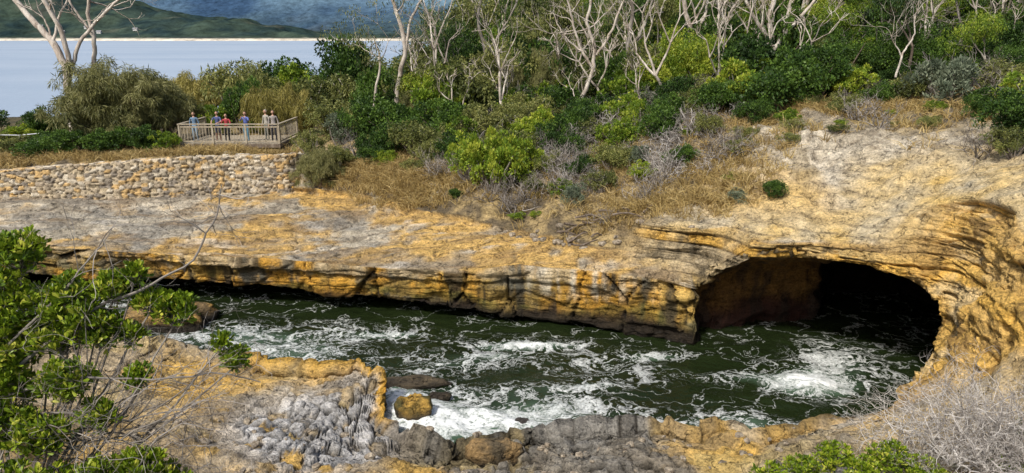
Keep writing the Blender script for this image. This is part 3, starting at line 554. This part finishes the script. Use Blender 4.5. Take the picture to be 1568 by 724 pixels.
for u in np.linspace(-.20,.95,28):
    for y in (60,72,88):
        yy=y+R.uniform(-4,4); x=(u+R.uniform(-.02,.02))*yy
        if u<-.13 and y>80: continue
        s=R.uniform(3.4,4.6); hgt=R.uniform(4.5,6.5)*(1 if u>-.1 else .7)
        o_=obj('forest_canopy',BIG[int(R.integers(4))],(x,yy,gz(x,yy)-.3),R.random()*6.28,(s,s,hgt)); o_.parent=ug
for x,y,s,k in [(21,40,.9,3),(25,42,1,1),(28,40,.9,3),(31,44,1,1),(24,37,.7,4),(34,46,1,3),(29,36,.8,1),(26,33,.7,3),(33,38,.9,1)]:
    put('eucalyptus_tree',TR[k],x,y,s)
for x,y,s,h in [(22,41,2.6,2.6),(26,41,3,3),(30,43,3.4,3.4),(19,43,2.4,2.4),(33,41,3.4,3.2),(28,37,2.6,2.2),(24.5,38,2.2,2)]:
    o_=obj('dark_thicket',BIG[int(R.choice([0,2]))],(x,y,gz(x,y)-.2),R.random()*6.28,(s,s,h)); o_.parent=ug
def gum(name,y0,limbs,bark,seed,leafC=None,tw=2):
    r=np.random.default_rng(seed); B=MB(); e=[]
    for pts,ra,rb in limbs:
        P=np.array([[t_[0],y0+(t_[2] if len(t_)>2 else 0),t_[1]] for t_ in pts],float)
        tt=np.linspace(0,len(P)-1,(len(P)-1)*5+1); Pd=np.stack([np.interp(tt,np.arange(len(P)),P[:,k]) for k in range(3)],1)
        for _ in range(3): Pd[1:-1]=(Pd[:-2]+Pd[2:]+2*Pd[1:-1])/4
        Pd[1:-1]+=r.normal(size=(len(Pd)-2,3))*.03
        B.tube(Pd,np.linspace(ra,rb,len(Pd)),8,0)
        for q in range(tw):
            k=r.integers(len(Pd)//2,len(Pd)); d=unit(r.normal(size=3)*.7+np.array([0,0,.7]))
            grow(B,Pd[k],d,.9+.6*r.random(),rb*.6,3,r,e,0,.6,.2,4,4,.18)
    if leafC: leaves(B,np.array(e)+r.normal(size=(len(e),3))*.2,.35,leafC,.15,.3,.5,1,r)
    me=B.mesh(name,[bark,L_olive]); me.polygons.foreach_set('use_smooth',[True]*len(me.polygons)); return obj(name,me)
gum('white_gum_tree',45,[([(-26.8,4.5),(-26.9,6.2),(-26.75,8.6,.1),(-27.2,10.4,.2),(-28.3,11.7,.3),(-29.4,13.1,.4),(-30.3,14.6,.4)],.27,.13),
 ([(-26.8,8.2),(-26.3,9.9,-.2),(-26.7,12,-.4),(-27.3,13.3,-.5),(-27.6,15,-.5)],.17,.09),([(-26.4,9.3),(-25.7,11,.3),(-24.3,12.4,.6),(-22.7,13.6,.9)],.13,.06),
 ([(-27.4,10.7,.2),(-27.1,12,.5),(-26.2,13.6,.8)],.09,.05)],B_pale,1,None,2)
gum('white_gum_tree',46,[([(-25.4,6),(-25.7,9.2),(-25.3,10.6),(-25.6,12.4),(-24.9,14)],.16,.09),([(-25.4,11),(-26.2,12.4),(-26.8,13.8)],.08,.05)],B_pale,2,None,2)
gum('white_gum_tree',42,[([(4.1,6.0),(3.6,7.1),(4.5,8.8),(4.7,10.3),(4.1,11.7),(4.4,13.4)],.14,.07),([(4.6,9.1),(3.8,10.3),(3.4,11.6),(3.0,13)],.09,.05),([(4.7,10),(5.6,11.4),(6.0,12.8),(6.7,13.6)],.08,.04),([(3.9,10.2),(2.9,10.9),(2.3,12.2)],.05,.03)],B_pale,3,None,3)
gum('white_gum_tree',43.5,[([(15.1,8),(14.9,9.2),(15.0,10.6),(14.6,12),(15.0,14)],.25,.12),([(15.0,10.1),(15.8,11.4),(17.0,12.7),(17.6,14)],.14,.06),([(14.7,10.9),(13.7,12.2),(12.8,13.8)],.12,.06),([(15.6,11.2),(15.7,12.8),(16.3,14)],.09,.05)],B_pale,4,None,4)
gum('white_gum_tree',47,[([(10.9,7.5),(11.0,9.5),(11.2,11),(10.7,12.4),(10.3,14)],.2,.12),([(11.1,10.8),(11.9,12.2),(12.1,13.8)],.11,.07)],B_pale,5,6,3)
gum('white_gum_tree',44,[([(7.4,6.8),(7.2,8.6),(6.7,10.6),(7.0,12.3),(6.6,13.6)],.17,.09),([(6.8,10.2),(7.7,11.6),(8.1,13.4)],.1,.05)],B_grey,6,6,3)
gum('white_gum_tree',46,[([(-7.4,5.4),(-7.0,8.4),(-6.4,10.3),(-6.8,12),(-7.4,14)],.17,.1),([(-6.5,10),(-6.2,11.8),(-5.2,13.5)],.1,.06)],B_pale,7,6,3)
gum('white_gum_tree',45,[([(-8.5,5.4),(-8.4,7.4),(-7.8,9.4),(-8.2,11)],.1,.05)],B_pale,8,20,3)
gum('white_gum_tree',38,[([(19.5,9),(19.7,10.2),(20.2,11.0),(20.0,12.0)],.06,.03),([(19.7,9.9),(19.0,11)],.04,.02)],B_pale,9,None,6)
gum('white_gum_tree',49,[([(-2,7),(-1.6,10),(-2.3,12),(-1.8,14)],.13,.08),([(-1.7,10),(-.4,11.6),(.4,13.4)],.09,.05)],B_grey,10,30,3)
# ---------------------------------------------------------------- dry grass
def grass(name,pts,mat,nb=16,L=.45,w=.03,seed=3):
    r=np.random.default_rng(seed); B=MB(); pts=np.array(pts); k=np.repeat(np.arange(len(pts)),nb); n=len(k)
    base=pts[k]+np.c_[r.normal(size=(n,2))*.12,np.zeros(n)]; d=unit(np.c_[r.normal(size=(n,2))*.55,np.ones(n)]); Ln=(L*(.5+r.random(n)))[:,None]
    s=unit(np.cross(d,r.normal(size=(n,3))))*w/2; mid=base+d*Ln*.6; tip=base+d*Ln+np.c_[d[:,:2]*Ln*.5,-.15*Ln[:,0]]
    V=np.stack([base-s,base+s,mid+s*.8,mid-s*.8,tip+s*.2,tip-s*.2],1).reshape(-1,3); q=np.arange(n)[:,None]*6
    cl=r.random(len(pts)); lf=np.clip(.5*cl[k]+.5*r.random(n),0,1)
    B.add(V,np.concatenate([q+np.array([0,1,2,3]),q+np.array([3,2,4,5])]),0,np.concatenate([lf,lf])); return obj(name,B.mesh(name,[mat]))
pts=[]
def gpatch(cx,cy,sx,sy,n):
    for _ in range(n):
        x=cx+R.normal()*sx; y=cy+R.normal()*sy; z=gz(x,y)
        if z>2.9: pts.append((x,y,z-.04))
for a in [(-7.6,38.3,.9,.8,240),(-6.2,37,1.1,.9,280),(-4.8,35.6,.9,1,230),(-3.3,34.6,.9,.6,90),(-2.6,37.5,1.3,1.0,160),(-20,39.4,6,.45,300),(-29,39.4,3,.8,200),(5.5,28.8,1.4,.6,150),(8.2,28,.9,.7,130),(9,30.5,1.2,1.3,150),(4,33,2.5,2,260),(16.4,33.6,1.3,.7,200),(21,34,2,1.2,160),(14.6,34.8,2,.5,120),(.5,36,2,1.6,160),(18.5,30,2,1.8,100),(12,32,2,1.8,60),(-15.5,40.2,2.2,.5,160),(7,38,2,1.5,120),(10,35,1.5,1,120)]: gpatch(*a)
grass('dry_grass',pts,L_grass)
# ---------------------------------------------------------------- stone retaining wall
path=np.array([[-42,36.5],[-34,36.55],[-26.4,36.75],[-19.8,37.15],[-15.9,38.0],[-12.0,38.55],[-11.2,39.6]]); ztop=np.array([4.1,4.2,4.4,4.82,4.95,4.95,4.9])
dl=np.r_[0,np.cumsum(np.linalg.norm(np.diff(path,axis=0),axis=1))]; s_=np.arange(0,dl[-1],.06)
px=np.interp(s_,dl,path[:,0]); py=np.interp(s_,dl,path[:,1]); zt=np.interp(s_,dl,ztop)
tx=np.gradient(px); ty=np.gradient(py); tl=np.hypot(tx,ty); nx,ny=ty/tl,-tx/tl
prof=[(0,k/34) for k in range(35)]+[(.5*k/6,1.0) for k in range(1,7)]+[(.5,.6),(.5,0)]
V=[];U=[]
for off,h in prof:
    z=2.7+(zt-2.7)*h; V.append(np.c_[px-nx*off,py-ny*off,z]); U.append(np.c_[s_,z-off*1.0+off*2])
V=np.stack(V,1); U=np.stack(U,1).reshape(-1,2); nS,nP=V.shape[:2]; Vf=V.reshape(-1,3)
wx=fbm(Vf,.5,2,70)*.10; a1,a2,aid=vor2(U[:,0]/.34+wx,U[:,1]/.20+wx*1.5,71); mort=ss(.13,.03,a2-a1)
front=np.tile(np.array([1.]*36+[0.5]*(nP-36)),nS); Nw=np.repeat(np.c_[nx,ny,np.zeros(nS)],nP,0)
Vf=Vf+Nw*((.05+.08*aid-.10*mort)*front)[:,None]; Vf[:,2]+=(.12*(aid-.5))*np.tile(np.array([0.]*33+[1.]*(nP-33)),nS)
cw=mx((.48,.40,.27),(.36,.30,.22),aid); cw=mx(cw,(.54,.36,.15),ss(.62,.75,(aid*7.3)%1)*.85); cw=mx(cw,(.57,.51,.40),ss(.7,.8,(aid*13.7)%1)); cw=mx(cw,(.24,.21,.17),ss(.8,.85,(aid*29.1)%1)); cw=mx(cw,(.15,.12,.085),mort*.85)
i,j=np.meshgrid(np.arange(nS-1),np.arange(nP-1),indexing='ij'); F=np.stack([i*nP+j,(i+1)*nP+j,(i+1)*nP+j+1,i*nP+j+1],-1).reshape(-1,4)
b=MB(); b.add(Vf,F); obj('stone_retaining_wall',b.mesh('stone_retaining_wall',[M_stone],True,cw))
# ---------------------------------------------------------------- boulders
def bmesh_(name,x,y,z,sx,sy,sz,seed,c1=(.4,.24,.08),c2=(.12,.09,.05),wetz=.45,ex=.5,n=72,m=44):
    th,ph=np.meshgrid(np.linspace(0,2*np.pi,n,endpoint=False),np.linspace(.02,np.pi-.02,m),indexing='ij')
    d=np.c_[(np.cos(th)*np.sin(ph)).ravel(),(np.sin(th)*np.sin(ph)).ravel(),np.cos(ph).ravel()]
    d=np.sign(d)*np.abs(d)**ex; an=seed*1.3; d=np.c_[d[:,0]*math.cos(an*.3)-d[:,1]*math.sin(an*.3),d[:,0]*math.sin(an*.3)+d[:,1]*math.cos(an*.3),d[:,2]]
    d=d*(1+.22*fbm(d,.9,3,seed)+.08*fbm(d,.3,3,seed+1)+.10*facet(np.arctan2(d[:,1],d[:,0])*1.6,d[:,2]*2.2,seed))[:,None]
    V=d*np.array([sx,sy,sz])/2+np.array([x,y,z]); c=mx(c1,c2,ss(-.3,.4,fbm(V,.5,3,seed+2))); c=mx(c,(.03,.025,.018),ss(wetz+.2,wetz-.2,V[:,2]))
    i,j=np.meshgrid(np.arange(n),np.arange(m-1),indexing='ij'); F=np.stack([i*m+j,i*m+j+1,((i+1)%n)*m+j+1,((i+1)%n)*m+j],-1).reshape(-1,4)
    b=MB(); b.add(V,F); return b.mesh(name,[M_rock],True,c)
def boulder(name,*a,**k): return obj(name,bmesh_(name,*a,**k))
boulder('boulder',-2.95,19.6,.15,1.1,.85,1.15,1,(.42,.26,.06),(.08,.07,.025),.35,.7); boulder('boulder',-3.2,21.9,-.06,2.0,.8,.45,2,(.14,.11,.07),(.06,.05,.035),.1,.7); boulder('boulder',.3,19.3,0,.45,.4,.35,3,(.1,.09,.08),(.05,.05,.05),.1,.8); boulder('boulder',-13.7,27.2,.1,3.2,2.2,1.5,4,(.50,.31,.09),(.2,.14,.07),.4,.65)
boulder('boulder',-.5,17.2,.35,1.4,.7,.7,5,(.3,.2,.09),(.1,.08,.05),.3,.7); boulder('boulder',-16.5,26.2,.1,2,1.6,1.1,7,(.4,.26,.09),(.2,.14,.07),.4,.7); boulder('boulder',-2.3,20.9,0,.7,.5,.35,8,(.1,.08,.05),(.05,.04,.03),.1,.8)
LR=[bmesh_('loose_rock',0,0,0,1.3,1,.7,100+q,(.44,.38,.29),(.28,.23,.17),-5,.7,28,18) for q in range(6)]
for q in range(26):
    x=R.uniform(-1,7); y=np.interp(x,[-1,1,3,5.4,7,9.5],[31,29.3,28.0,27.2,26.2,24.8])+R.normal()*.35; s=R.uniform(.1,.32)
    obj('loose_rock',LR[q%6],(x,y,gz(x,y)+s*.06),R.random()*6.28,s)
for q in range(110):
    x=R.uniform(-9,8); y=R.uniform(14.5,18.2); z=gz(x,y); s=R.uniform(.05,.22)
    if z<.15: continue
    obj('loose_rock',LR[q%6],(x,y,z+s*.12),R.random()*6.28,s)
r=np.random.default_rng(5); B=MB()
for q in range(16):
    x=R.uniform(2,5.5); y=27.9+R.uniform(0,1.4); z=gz(x,y)+.12; an=R.uniform(-.5,.5); L=R.uniform(.6,1.6); t=np.linspace(-.5,.5,6)
    Pp=np.c_[x+t*L*math.cos(an),y+t*L*math.sin(an),z+.1*np.sin(t*5+q)+t*R.uniform(-.3,.3)]; B.tube(Pp,np.linspace(.05,.02,6),6,0)
obj('driftwood_pile',B.mesh('driftwood_pile',[B_brown]))
# ---------------------------------------------------------------- lookout deck
dk=bpy.data.objects.new('timber_lookout_deck',None); scene.collection.objects.link(dk)
x0,x1,y0,y1,zd=-18.6,-13.05,41.0,44.6,5.2
B=MB(); n=int((x1-x0)/.15)
for q in range(n): B.box((x0+.075+q*.15,(y0+y1)/2,zd-.02),(.135,y1-y0,.04),0,0)
obj('floor_boards',B.mesh('floor_boards',[B_wood]),parent=dk)
B=MB(); B.box(((x0+x1)/2,y0-.03,zd-.13),(x1-x0+.1,.06,.2)); B.box(((x0+x1)/2,y1+.03,zd-.13),(x1-x0+.1,.06,.2)); B.box((x0-.03,(y0+y1)/2,zd-.135),(.055,y1-y0-.02,.18)); B.box((x1+.03,(y0+y1)/2,zd-.135),(.055,y1-y0-.02,.18))
for xx in np.linspace(x0+.3,x1-.3,4):
    for yy in (y0+.2,y1-.2): B.box((xx,yy,zd-.75),(.14,.14,1.1))
obj('bearers_and_stumps',B.mesh('bearers',[B_brown]),parent=dk)
def rail(a,b_,nm,slat=True):
    a=np.array(a);b_=np.array(b_);L=np.linalg.norm(b_-a);an=math.atan2(b_[1]-a[1],b_[0]-a[0]);B=MB();m=(a+b_)/2
    np_=max(2,int(L/1.8)+1)
    for t in np.linspace(0,1,np_): q=a+(b_-a)*t; B.box((q[0],q[1],zd+.52),(.10,.10,1.06),an)
    B.box((m[0],m[1],zd+1.08),(L+.14,.15,.05),an); B.box((m[0],m[1],zd+.93),(L-.02,.045,.08),an); B.box((m[0],m[1],zd+.12),(L-.02,.045,.08),an)
    k=int(L/.17)
    for t in (np.arange(k)+.5)/k:
        q=a+(b_-a)*t; B.box((q[0],q[1],zd+.525),(.025,.022,.73),an)
    obj(nm,B.mesh(nm,[B_wood]),parent=dk)
rail((x0,y0),(x1,y0),'front_railing'); rail((x0,y0+.1),(x0,y1),'side_railing_left'); rail((x1,y0+.1),(x1,y1),'side_railing_right')
B=MB(); xs_=np.linspace(-33.5,-26.6,6)
for xx in xs_: z=gz(xx,41.6); B.tube([[xx,41.6,z-.2],[xx,41.6,z+1.0]],.035,8)
zz=[gz(xx,41.6) for xx in xs_]
for h in (1.0,.55): B.tube([[xx,41.6,z+h] for xx,z in zip(xs_,zz)],.03,8)
obj('steel_pipe_fence',B.mesh('steel_pipe_fence',[M_metal],True))
mwl,nt,pp,_=newmat('painted_wall'); g=nd(nt,'ShaderNodeNewGeometry'); nt.links.new(mixc(nt,noise(nt,g.outputs[0],.5),(.5,.5,.47),(.66,.65,.62)),pp.inputs['Base Color'])
mrf,nt,pp,_=newmat('tin_roof'); g=nd(nt,'ShaderNodeNewGeometry'); nt.links.new(mixc(nt,noise(nt,g.outputs[0],.5),(.22,.23,.25),(.36,.36,.38)),pp.inputs['Base Color'])
for q,(x,y) in enumerate([(-1290,2180),(-1230,2200),(-1180,2170),(-1085,2190),(-1380,2230)]):
    B=MB(); B.box((0,0,3),(12,8,6)); v=[[-7,-5,6],[7,-5,6],[7,0,9],[-7,0,9],[7,5,6],[-7,5,6]]; B.add(v,[[0,1,2,3],[3,2,4,5]],1)
    for w in (-4,0,4): B.box((w,-4.05,3),(1.6,.2,2),0,1)
    k=((np.abs(Q[:,0]-x)+np.abs(Q[:,1]-y)).argmin()); obj('beach_house',B.mesh('beach_house',[mwl,mrf]),(x,y,Q[k,2]-1))
# ---------------------------------------------------------------- people
def person(name,x,y,z,rot,H,shirt,pants,hair,pose='rail',longhair=False,short=False):
    j={'pel':(0,0,.95,.125,.10),'sp':(0,.01,1.12,.12,.09),'ch':(0,0,1.30,.15,.10),'nb':(0,.01,1.44,.07,.06),'nk':(0,-.01,1.53,.05,.05)}
    e=[('pel','sp'),('sp','ch'),('ch','nb'),('nb','nk')]
    for s,sd in (('L',1),('R',-1)):
        j['sh'+s]=(.18*sd,0,1.40,.055,.055)
        if pose=='rail': j['el'+s]=(.27*sd,-.17,1.18,.042,.042); j['wr'+s]=(.17*sd,-.42,1.14,.028,.028); j['pa'+s]=(.15*sd,-.49,1.13,.034,.02)
        elif pose=='photo': j['el'+s]=(.25*sd,-.16,1.22,.042,.042); j['wr'+s]=(.08*sd,-.33,1.42,.028,.028); j['pa'+s]=(.06*sd,-.36,1.49,.03,.02)
        else: j['el'+s]=(.25*sd,.03,1.13,.042,.042); j['wr'+s]=(.26*sd,-.06,.88,.028,.028); j['pa'+s]=(.26*sd,-.08,.80,.02,.034)
        j['hi'+s]=(.09*sd,0,.88,.092,.092); j['kn'+s]=(.10*sd,-.03*(sd>0),.50,.058,.058); j['an'+s]=(.11*sd,.03,.09,.042,.042); j['to'+s]=(.125*sd,-.14,.045,.04,.03)
        e+=[('ch','sh'+s),('sh'+s,'el'+s),('el'+s,'wr'+s),('wr'+s,'pa'+s),('pel','hi'+s),('hi'+s,'kn'+s),('kn'+s,'an'+s),('an'+s,'to'+s)]
    ks=list(j); me=bpy.data.meshes.new('sk'); me.from_pydata([j[k][:3] for k in ks],[(ks.index(a),ks.index(c)) for a,c in e],[])
    o_=bpy.data.objects.new('sk',me); scene.collection.objects.link(o_); o_.modifiers.new('s','SKIN'); sb=o_.modifiers.new('u','SUBSURF'); sb.levels=1; sb.render_levels=1
    sv=me.skin_vertices[0].data
    for q,k in enumerate(ks): sv[q].radius=j[k][3:]; sv[q].use_root=(k=='pel')
    dg=bpy.context.evaluated_depsgraph_get(); m2=bpy.data.meshes.new_from_object(o_.evaluated_get(dg)); V=np.array([v.co[:] for v in m2.vertices]); Fc=[list(p_.vertices) for p_ in m2.polygons]
    bpy.data.objects.remove(o_)
    sk=np.array([.5,.3,.21]); c=np.where((V[:,2]<.96)[:,None],np.array(pants),np.array(shirt)); c=np.where((V[:,2]<.085)[:,None],[.06,.05,.05],c)
    fore=(V[:,1]<-.3)|((np.abs(V[:,0])>.215)&(V[:,2]<.95)&(V[:,2]>.7)&(pose=='stand')); fore|=(V[:,2]>1.46)&(np.abs(V[:,0])<.1)
    if short: fore|=(V[:,1]<-.16)&(V[:,2]>1.0); c=np.where(((V[:,2]<.5)&(V[:,2]>.12))[:,None],sk,c)
    c=np.where(fore[:,None],sk,c)
    B=MB()
    for s,sd in (('L',1),('R',-1)):
        pa=np.array(j['pa'+s][:3]); wr=np.array(j['wr'+s][:3]); d=unit(pa-wr); sdv=unit(np.cross(d,[0,0,1.])) if pose!='stand' else np.array([0,1.,0]); dn=np.array([0,0,-1.]) if pose!='stand' else np.array([-sd*1.,0,0])
        for q,(o2,L) in enumerate([(-.03,.065),(-.01,.078),(.01,.074),(.03,.058)]):
            b0=pa+sdv*o2; B.tube([b0,b0+d*L*.5,b0+d*L*.8+dn*.015,b0+d*L*.95+dn*.04],[.0095,.009,.008,.006],5)
        b0=(pa*.5+wr*.5)-sdv*.03*sd; B.tube([b0,b0+d*.03-sdv*.02*sd,b0+d*.06-sdv*.028*sd],[.012,.010,.008],5)
    n,m=20,16; th,ph=np.meshgrid(np.linspace(0,2*np.pi,n,endpoint=False),np.linspace(.02,np.pi-.02,m),indexing='ij')
    d=np.c_[(np.cos(th)*np.sin(ph)).ravel(),(np.sin(th)*np.sin(ph)).ravel(),np.cos(ph).ravel()]
    jaw=1-.28*ss(.1,-.9,d[:,2])*1.0; hv=d*np.array([.075,.095,.118])*np.c_[jaw,jaw*.5+.5,np.ones(len(d))]
    nose=np.exp(-(d[:,0]/.16)**2-((d[:,2]+.1)/.2)**2)*(d[:,1]<0)*.028; hv[:,1]-=nose
    for sx in (-1,1): hv[:,1]+=.012*np.exp(-((d[:,0]-.38*sx)/.18)**2-((d[:,2]-.05)/.14)**2)*(d[:,1]<0)
    hc=np.tile(sk,(len(hv),1)); eye=(np.abs(np.abs(d[:,0])-.36)<.12)&(np.abs(d[:,2]-.05)<.1)&(d[:,1]<0); hc[eye]=[.05,.03,.03]
    mou=(np.abs(d[:,0])<.3)&(np.abs(d[:,2]+.5)<.1)&(d[:,1]<0); hc[mou]=[.35,.12,.1]
    i,k2=np.meshgrid(np.arange(n),np.arange(m-1),indexing='ij'); HF=np.stack([i*m+k2,i*m+k2+1,((i+1)%n)*m+k2+1,((i+1)%n)*m+k2],-1).reshape(-1,4)
    off=np.array([0,-.015,1.64]); hr=d*np.array([.086,.104,.126]); hr[:,1]+=.012; msk=(d[:,1]<-.15)&(d[:,2]<.5); hr[msk]*=.8
    if longhair: lw=(d[:,2]<-.2)&(d[:,1]>-.1); hr[lw,2]-=.14
    else: hr[(d[:,2]<-.35)]*=.75
    allv=[V]; allf=list(Fc); allc=[c]; nn=len(V)
    def addp(v,f,cc):
        nonlocal nn
        allv.append(v); allf.extend([[int(a)+nn for a in q] for q in f]); allc.append(cc); nn+=len(v)
    fv=np.concatenate(B.v); addp(fv,np.concatenate(B.f),np.tile(sk,(len(fv),1))); addp(hv+off,HF,hc); addp(hr+off,HF,np.tile(hair,(len(hr),1)))
    for sx in (-1,1): addp(d*np.array([.012,.022,.032])+off+np.array([.078*sx,.005,0]),HF,hc*0+sk)
    mm=bpy.data.meshes.new(name); mm.from_pydata(np.concatenate(allv).tolist(),[],allf); mm.materials.append(M_person); setcol(mm,np.concatenate(allc)); mm.polygons.foreach_set('use_smooth',[True]*len(mm.polygons))
    return obj(name,mm,(x,y,z),rot,H/1.75)
person('woman_standing',-18.05,41.75,zd,.1,1.68,(.12,.2,.3),(.25,.4,.55),(.08,.05,.03),'stand',True)
person('man_leaning_on_railing',-16.65,41.55,zd,0,1.74,(.06,.08,.2),(.06,.06,.08),(.04,.03,.02),'rail',False,True)
person('child_at_railing',-16.15,41.55,zd,.2,1.60,(.35,.04,.05),(.04,.04,.05),(.05,.03,.02),'rail',True)
person('woman_taking_photo',-15.15,41.8,zd,-.1,1.70,(.10,.14,.4),(.1,.25,.35),(.05,.03,.02),'photo',True)
person('man_standing',-14.15,42.3,zd,-.5,1.76,(.35,.33,.28),(.16,.17,.15),(.3,.28,.25),'stand')
person('person_in_dark_jacket',-13.55,41.75,zd,.3,1.78,(.3,.27,.25),(.03,.03,.04),(.03,.02,.02),'stand')
# ---------------------------------------------------------------- foreground shrubs
def fgshrub(name,root,cl,seed,lsz=.07,ntw=40,leaf=L_fg,per=16,mult=1.0):
    r=np.random.default_rng(seed); B=MB(); root=np.array(root,float)
    for (x,y,z,rad,n) in cl:
        n=int(n*mult); c=np.array([x,y,z]); hub=c-np.array([0,0,rad*.7]); mid=(root+hub)/2+r.normal(size=3)*.12; mid[2]-=.1
        tt=np.linspace(0,1,9)[:,None]; pth=(1-tt)**2*root+2*tt*(1-tt)*mid+tt*tt*hub; pth[1:-1]+=r.normal(size=(7,3))*.02; B.tube(pth,np.linspace(.022,.009,9),6,0)
        cs=c+unit(r.normal(size=(n,3)))*(rad*r.random(n)**.4)[:,None]*np.array([1,1,.75])
        for q in cs:
            B.tube([hub+r.normal(size=3)*.03,(hub+q)/2+r.normal(size=3)*.03,q],[.007,.005,.003],4,0)
        leaves(B,cs,.045,per,lsz,.42,0,1,r,True,up=.8)
    return obj(name,B.mesh(name,[B_grey,leaf]))
cl=[(-5.35,7.6,8.75,.28,40),(-5.6,7.5,8.35,.34,44),(-5.15,7.6,8.1,.32,44),(-5.5,7.4,7.75,.38,64),(-5.0,7.5,7.85,.32,44),(-4.45,7.7,8.3,.20,26),(-4.2,7.7,8.45,.12,10),(-3.85,7.8,8.0,.24,34),(-4.1,7.8,8.1,.16,18),(-4.6,7.6,7.85,.26,36),(-4.35,7.7,7.75,.16,16),(-3.25,7.9,7.35,.13,14),(-3.4,7.9,7.55,.08,6),(-4.2,7.5,7.3,.14,14),(-4.8,7.2,7.4,.28,34),(-5.4,7.0,7.1,.36,50),(-4.3,6.7,6.5,.3,44),(-4.7,6.6,6.4,.34,46),(-3.9,6.8,6.6,.24,30),(-5.1,6.5,6.55,.34,40),(-3.75,6.9,6.35,.26,30),(-4.4,6.6,6.25,.3,34),(-5.5,7.2,7.4,.34,50),(-4.75,7.5,8.05,.24,30),(-5.0,6.9,6.95,.3,40),(-4.0,6.8,6.2,.3,38),(-4.5,7.2,7.0,.2,22),(-5.6,7.4,8.0,.3,40),(-4.85,7.6,8.3,.2,22)]
fgshrub('foreground_coastal_shrub',(-5.6,7.0,5.4),cl,11,.072,mult=1.7)
r=np.random.default_rng(12); B=MB(); e=[]
for q in range(70):
    p0=np.array([-5.6+r.random()*1.6,6.9+r.random()*.6,5.8+r.random()*1.2]); d=unit(np.array([.45+r.random()*.6,.1*r.normal(),.05+.5*r.random()]))
    grow(B,p0,d,.40+.3*r.random(),.009,4,r,e,0,.75,.0,4,4,.24,(2,2),.78)
def br(P,ra,rb,tw=7):
    P=np.array(P,float); tt=np.linspace(0,len(P)-1,(len(P)-1)*4+1); Q_=np.stack([np.interp(tt,np.arange(len(P)),P[:,k]) for k in range(3)],1); Q_[1:-1]+=r.normal(size=(len(Q_)-2,3))*.012
    B.tube(Q_,np.linspace(ra,rb,len(Q_)),6,0)
    for q in range(tw):
        k=r.integers(2,len(Q_)-1); dd=unit(Q_[k]-Q_[k-1]+r.normal(size=3)*.6+np.array([0,0,.2])); grow(B,Q_[k],dd,.22+.15*r.random(),.006,2,r,e,0,.55,.1,4,3,.15,(2,2),.75)
br([(-5.6,7.1,7.4),(-4.6,7.6,8.1),(-4.0,7.7,8.35),(-3.55,7.8,8.6),(-3.3,7.8,9.0),(-3.15,7.8,9.45)],.022,.006,14)
br([(-5.6,7.1,7.6),(-4.9,7.5,8.3),(-4.5,7.6,8.75),(-4.3,7.6,9.0)],.015,.004,6)
br([(-5.8,7,7.2),(-4.8,7.2,7.45),(-4.0,7.4,7.35),(-3.2,7.6,7.3),(-2.9,7.7,7.15)],.018,.005,12)
br([(-5.8,7,6.9),(-5,7.1,7.1),(-4.2,7.2,6.95),(-3.5,7.3,7.05)],.018,.005,10)
obj('bare_branches_shrub',B.mesh('bare_branches',[L_twig]))
cl=[(5.1,12.6,2.65,.38,40),(5.7,12.6,2.8,.4,44),(6.3,12.7,3.05,.38,46),(6.8,12.4,2.9,.38,44),(7.3,12.6,3.1,.4,50),(7.8,12.3,2.95,.38,44),(8.3,12.4,2.75,.3,26),(9.6,12.4,2.9,.35,34),(10.2,12.8,3.5,.3,24),(6.0,12.0,2.4,.4,46),(7.1,11.9,2.5,.4,46)]
fgshrub('foreground_heath_shrub',(7.2,12.3,1.7),cl,13,.075,mult=1.7)
DD=dead('dead_fg',75,L_twigw,5,14,.42,.018)
for x,y,s in [(8.6,12.6,1.5),(9.3,12.8,1.6),(8.0,12.9,1.2),(10.1,13.0,1.5),(9.0,12.2,1.3),(9.7,12.2,1.3)]: put('dead_heath_shrub',DD,x,y,s,dz=.4)
# ---------------------------------------------------------------- light, world, camera
w=bpy.data.worlds.new('World'); scene.world=w; w.use_nodes=True; nt=w.node_tree
sky=nt.nodes.new('ShaderNodeTexSky'); sky.sky_type='NISHITA'; sky.sun_disc=False
el,az=math.radians(50),math.radians(212)
sky.sun_elevation=el; sky.sun_rotation=az; sky.air_density=1; sky.dust_density=4
nt.links.new(sky.outputs[0],nt.nodes['Background'].inputs[0]); nt.nodes['Background'].inputs[1].default_value=.13
sd=bpy.data.lights.new('sun','SUN'); sd.energy=3.7; sd.angle=math.radians(6); sd.color=(1,.95,.87); so=bpy.data.objects.new('sun',sd); scene.collection.objects.link(so)
dv=Vector((math.sin(az)*math.cos(el),math.cos(az)*math.cos(el),math.sin(el))); so.rotation_euler=dv.to_track_quat('Z','Y').to_euler()
cd=bpy.data.cameras.new('camera'); cam=bpy.data.objects.new('camera',cd); scene.collection.objects.link(cam); cam.location=(0,0,11); cam.rotation_euler=(math.radians(74.7),0,0)
cd.sensor_width=36; cd.lens=25.71; cd.clip_start=.1; cd.clip_end=20000; scene.camera=cam
scene.view_settings.view_transform='Standard'; scene.view_settings.look='None'; scene.view_settings.exposure=0
print('done',time.time()-T0)
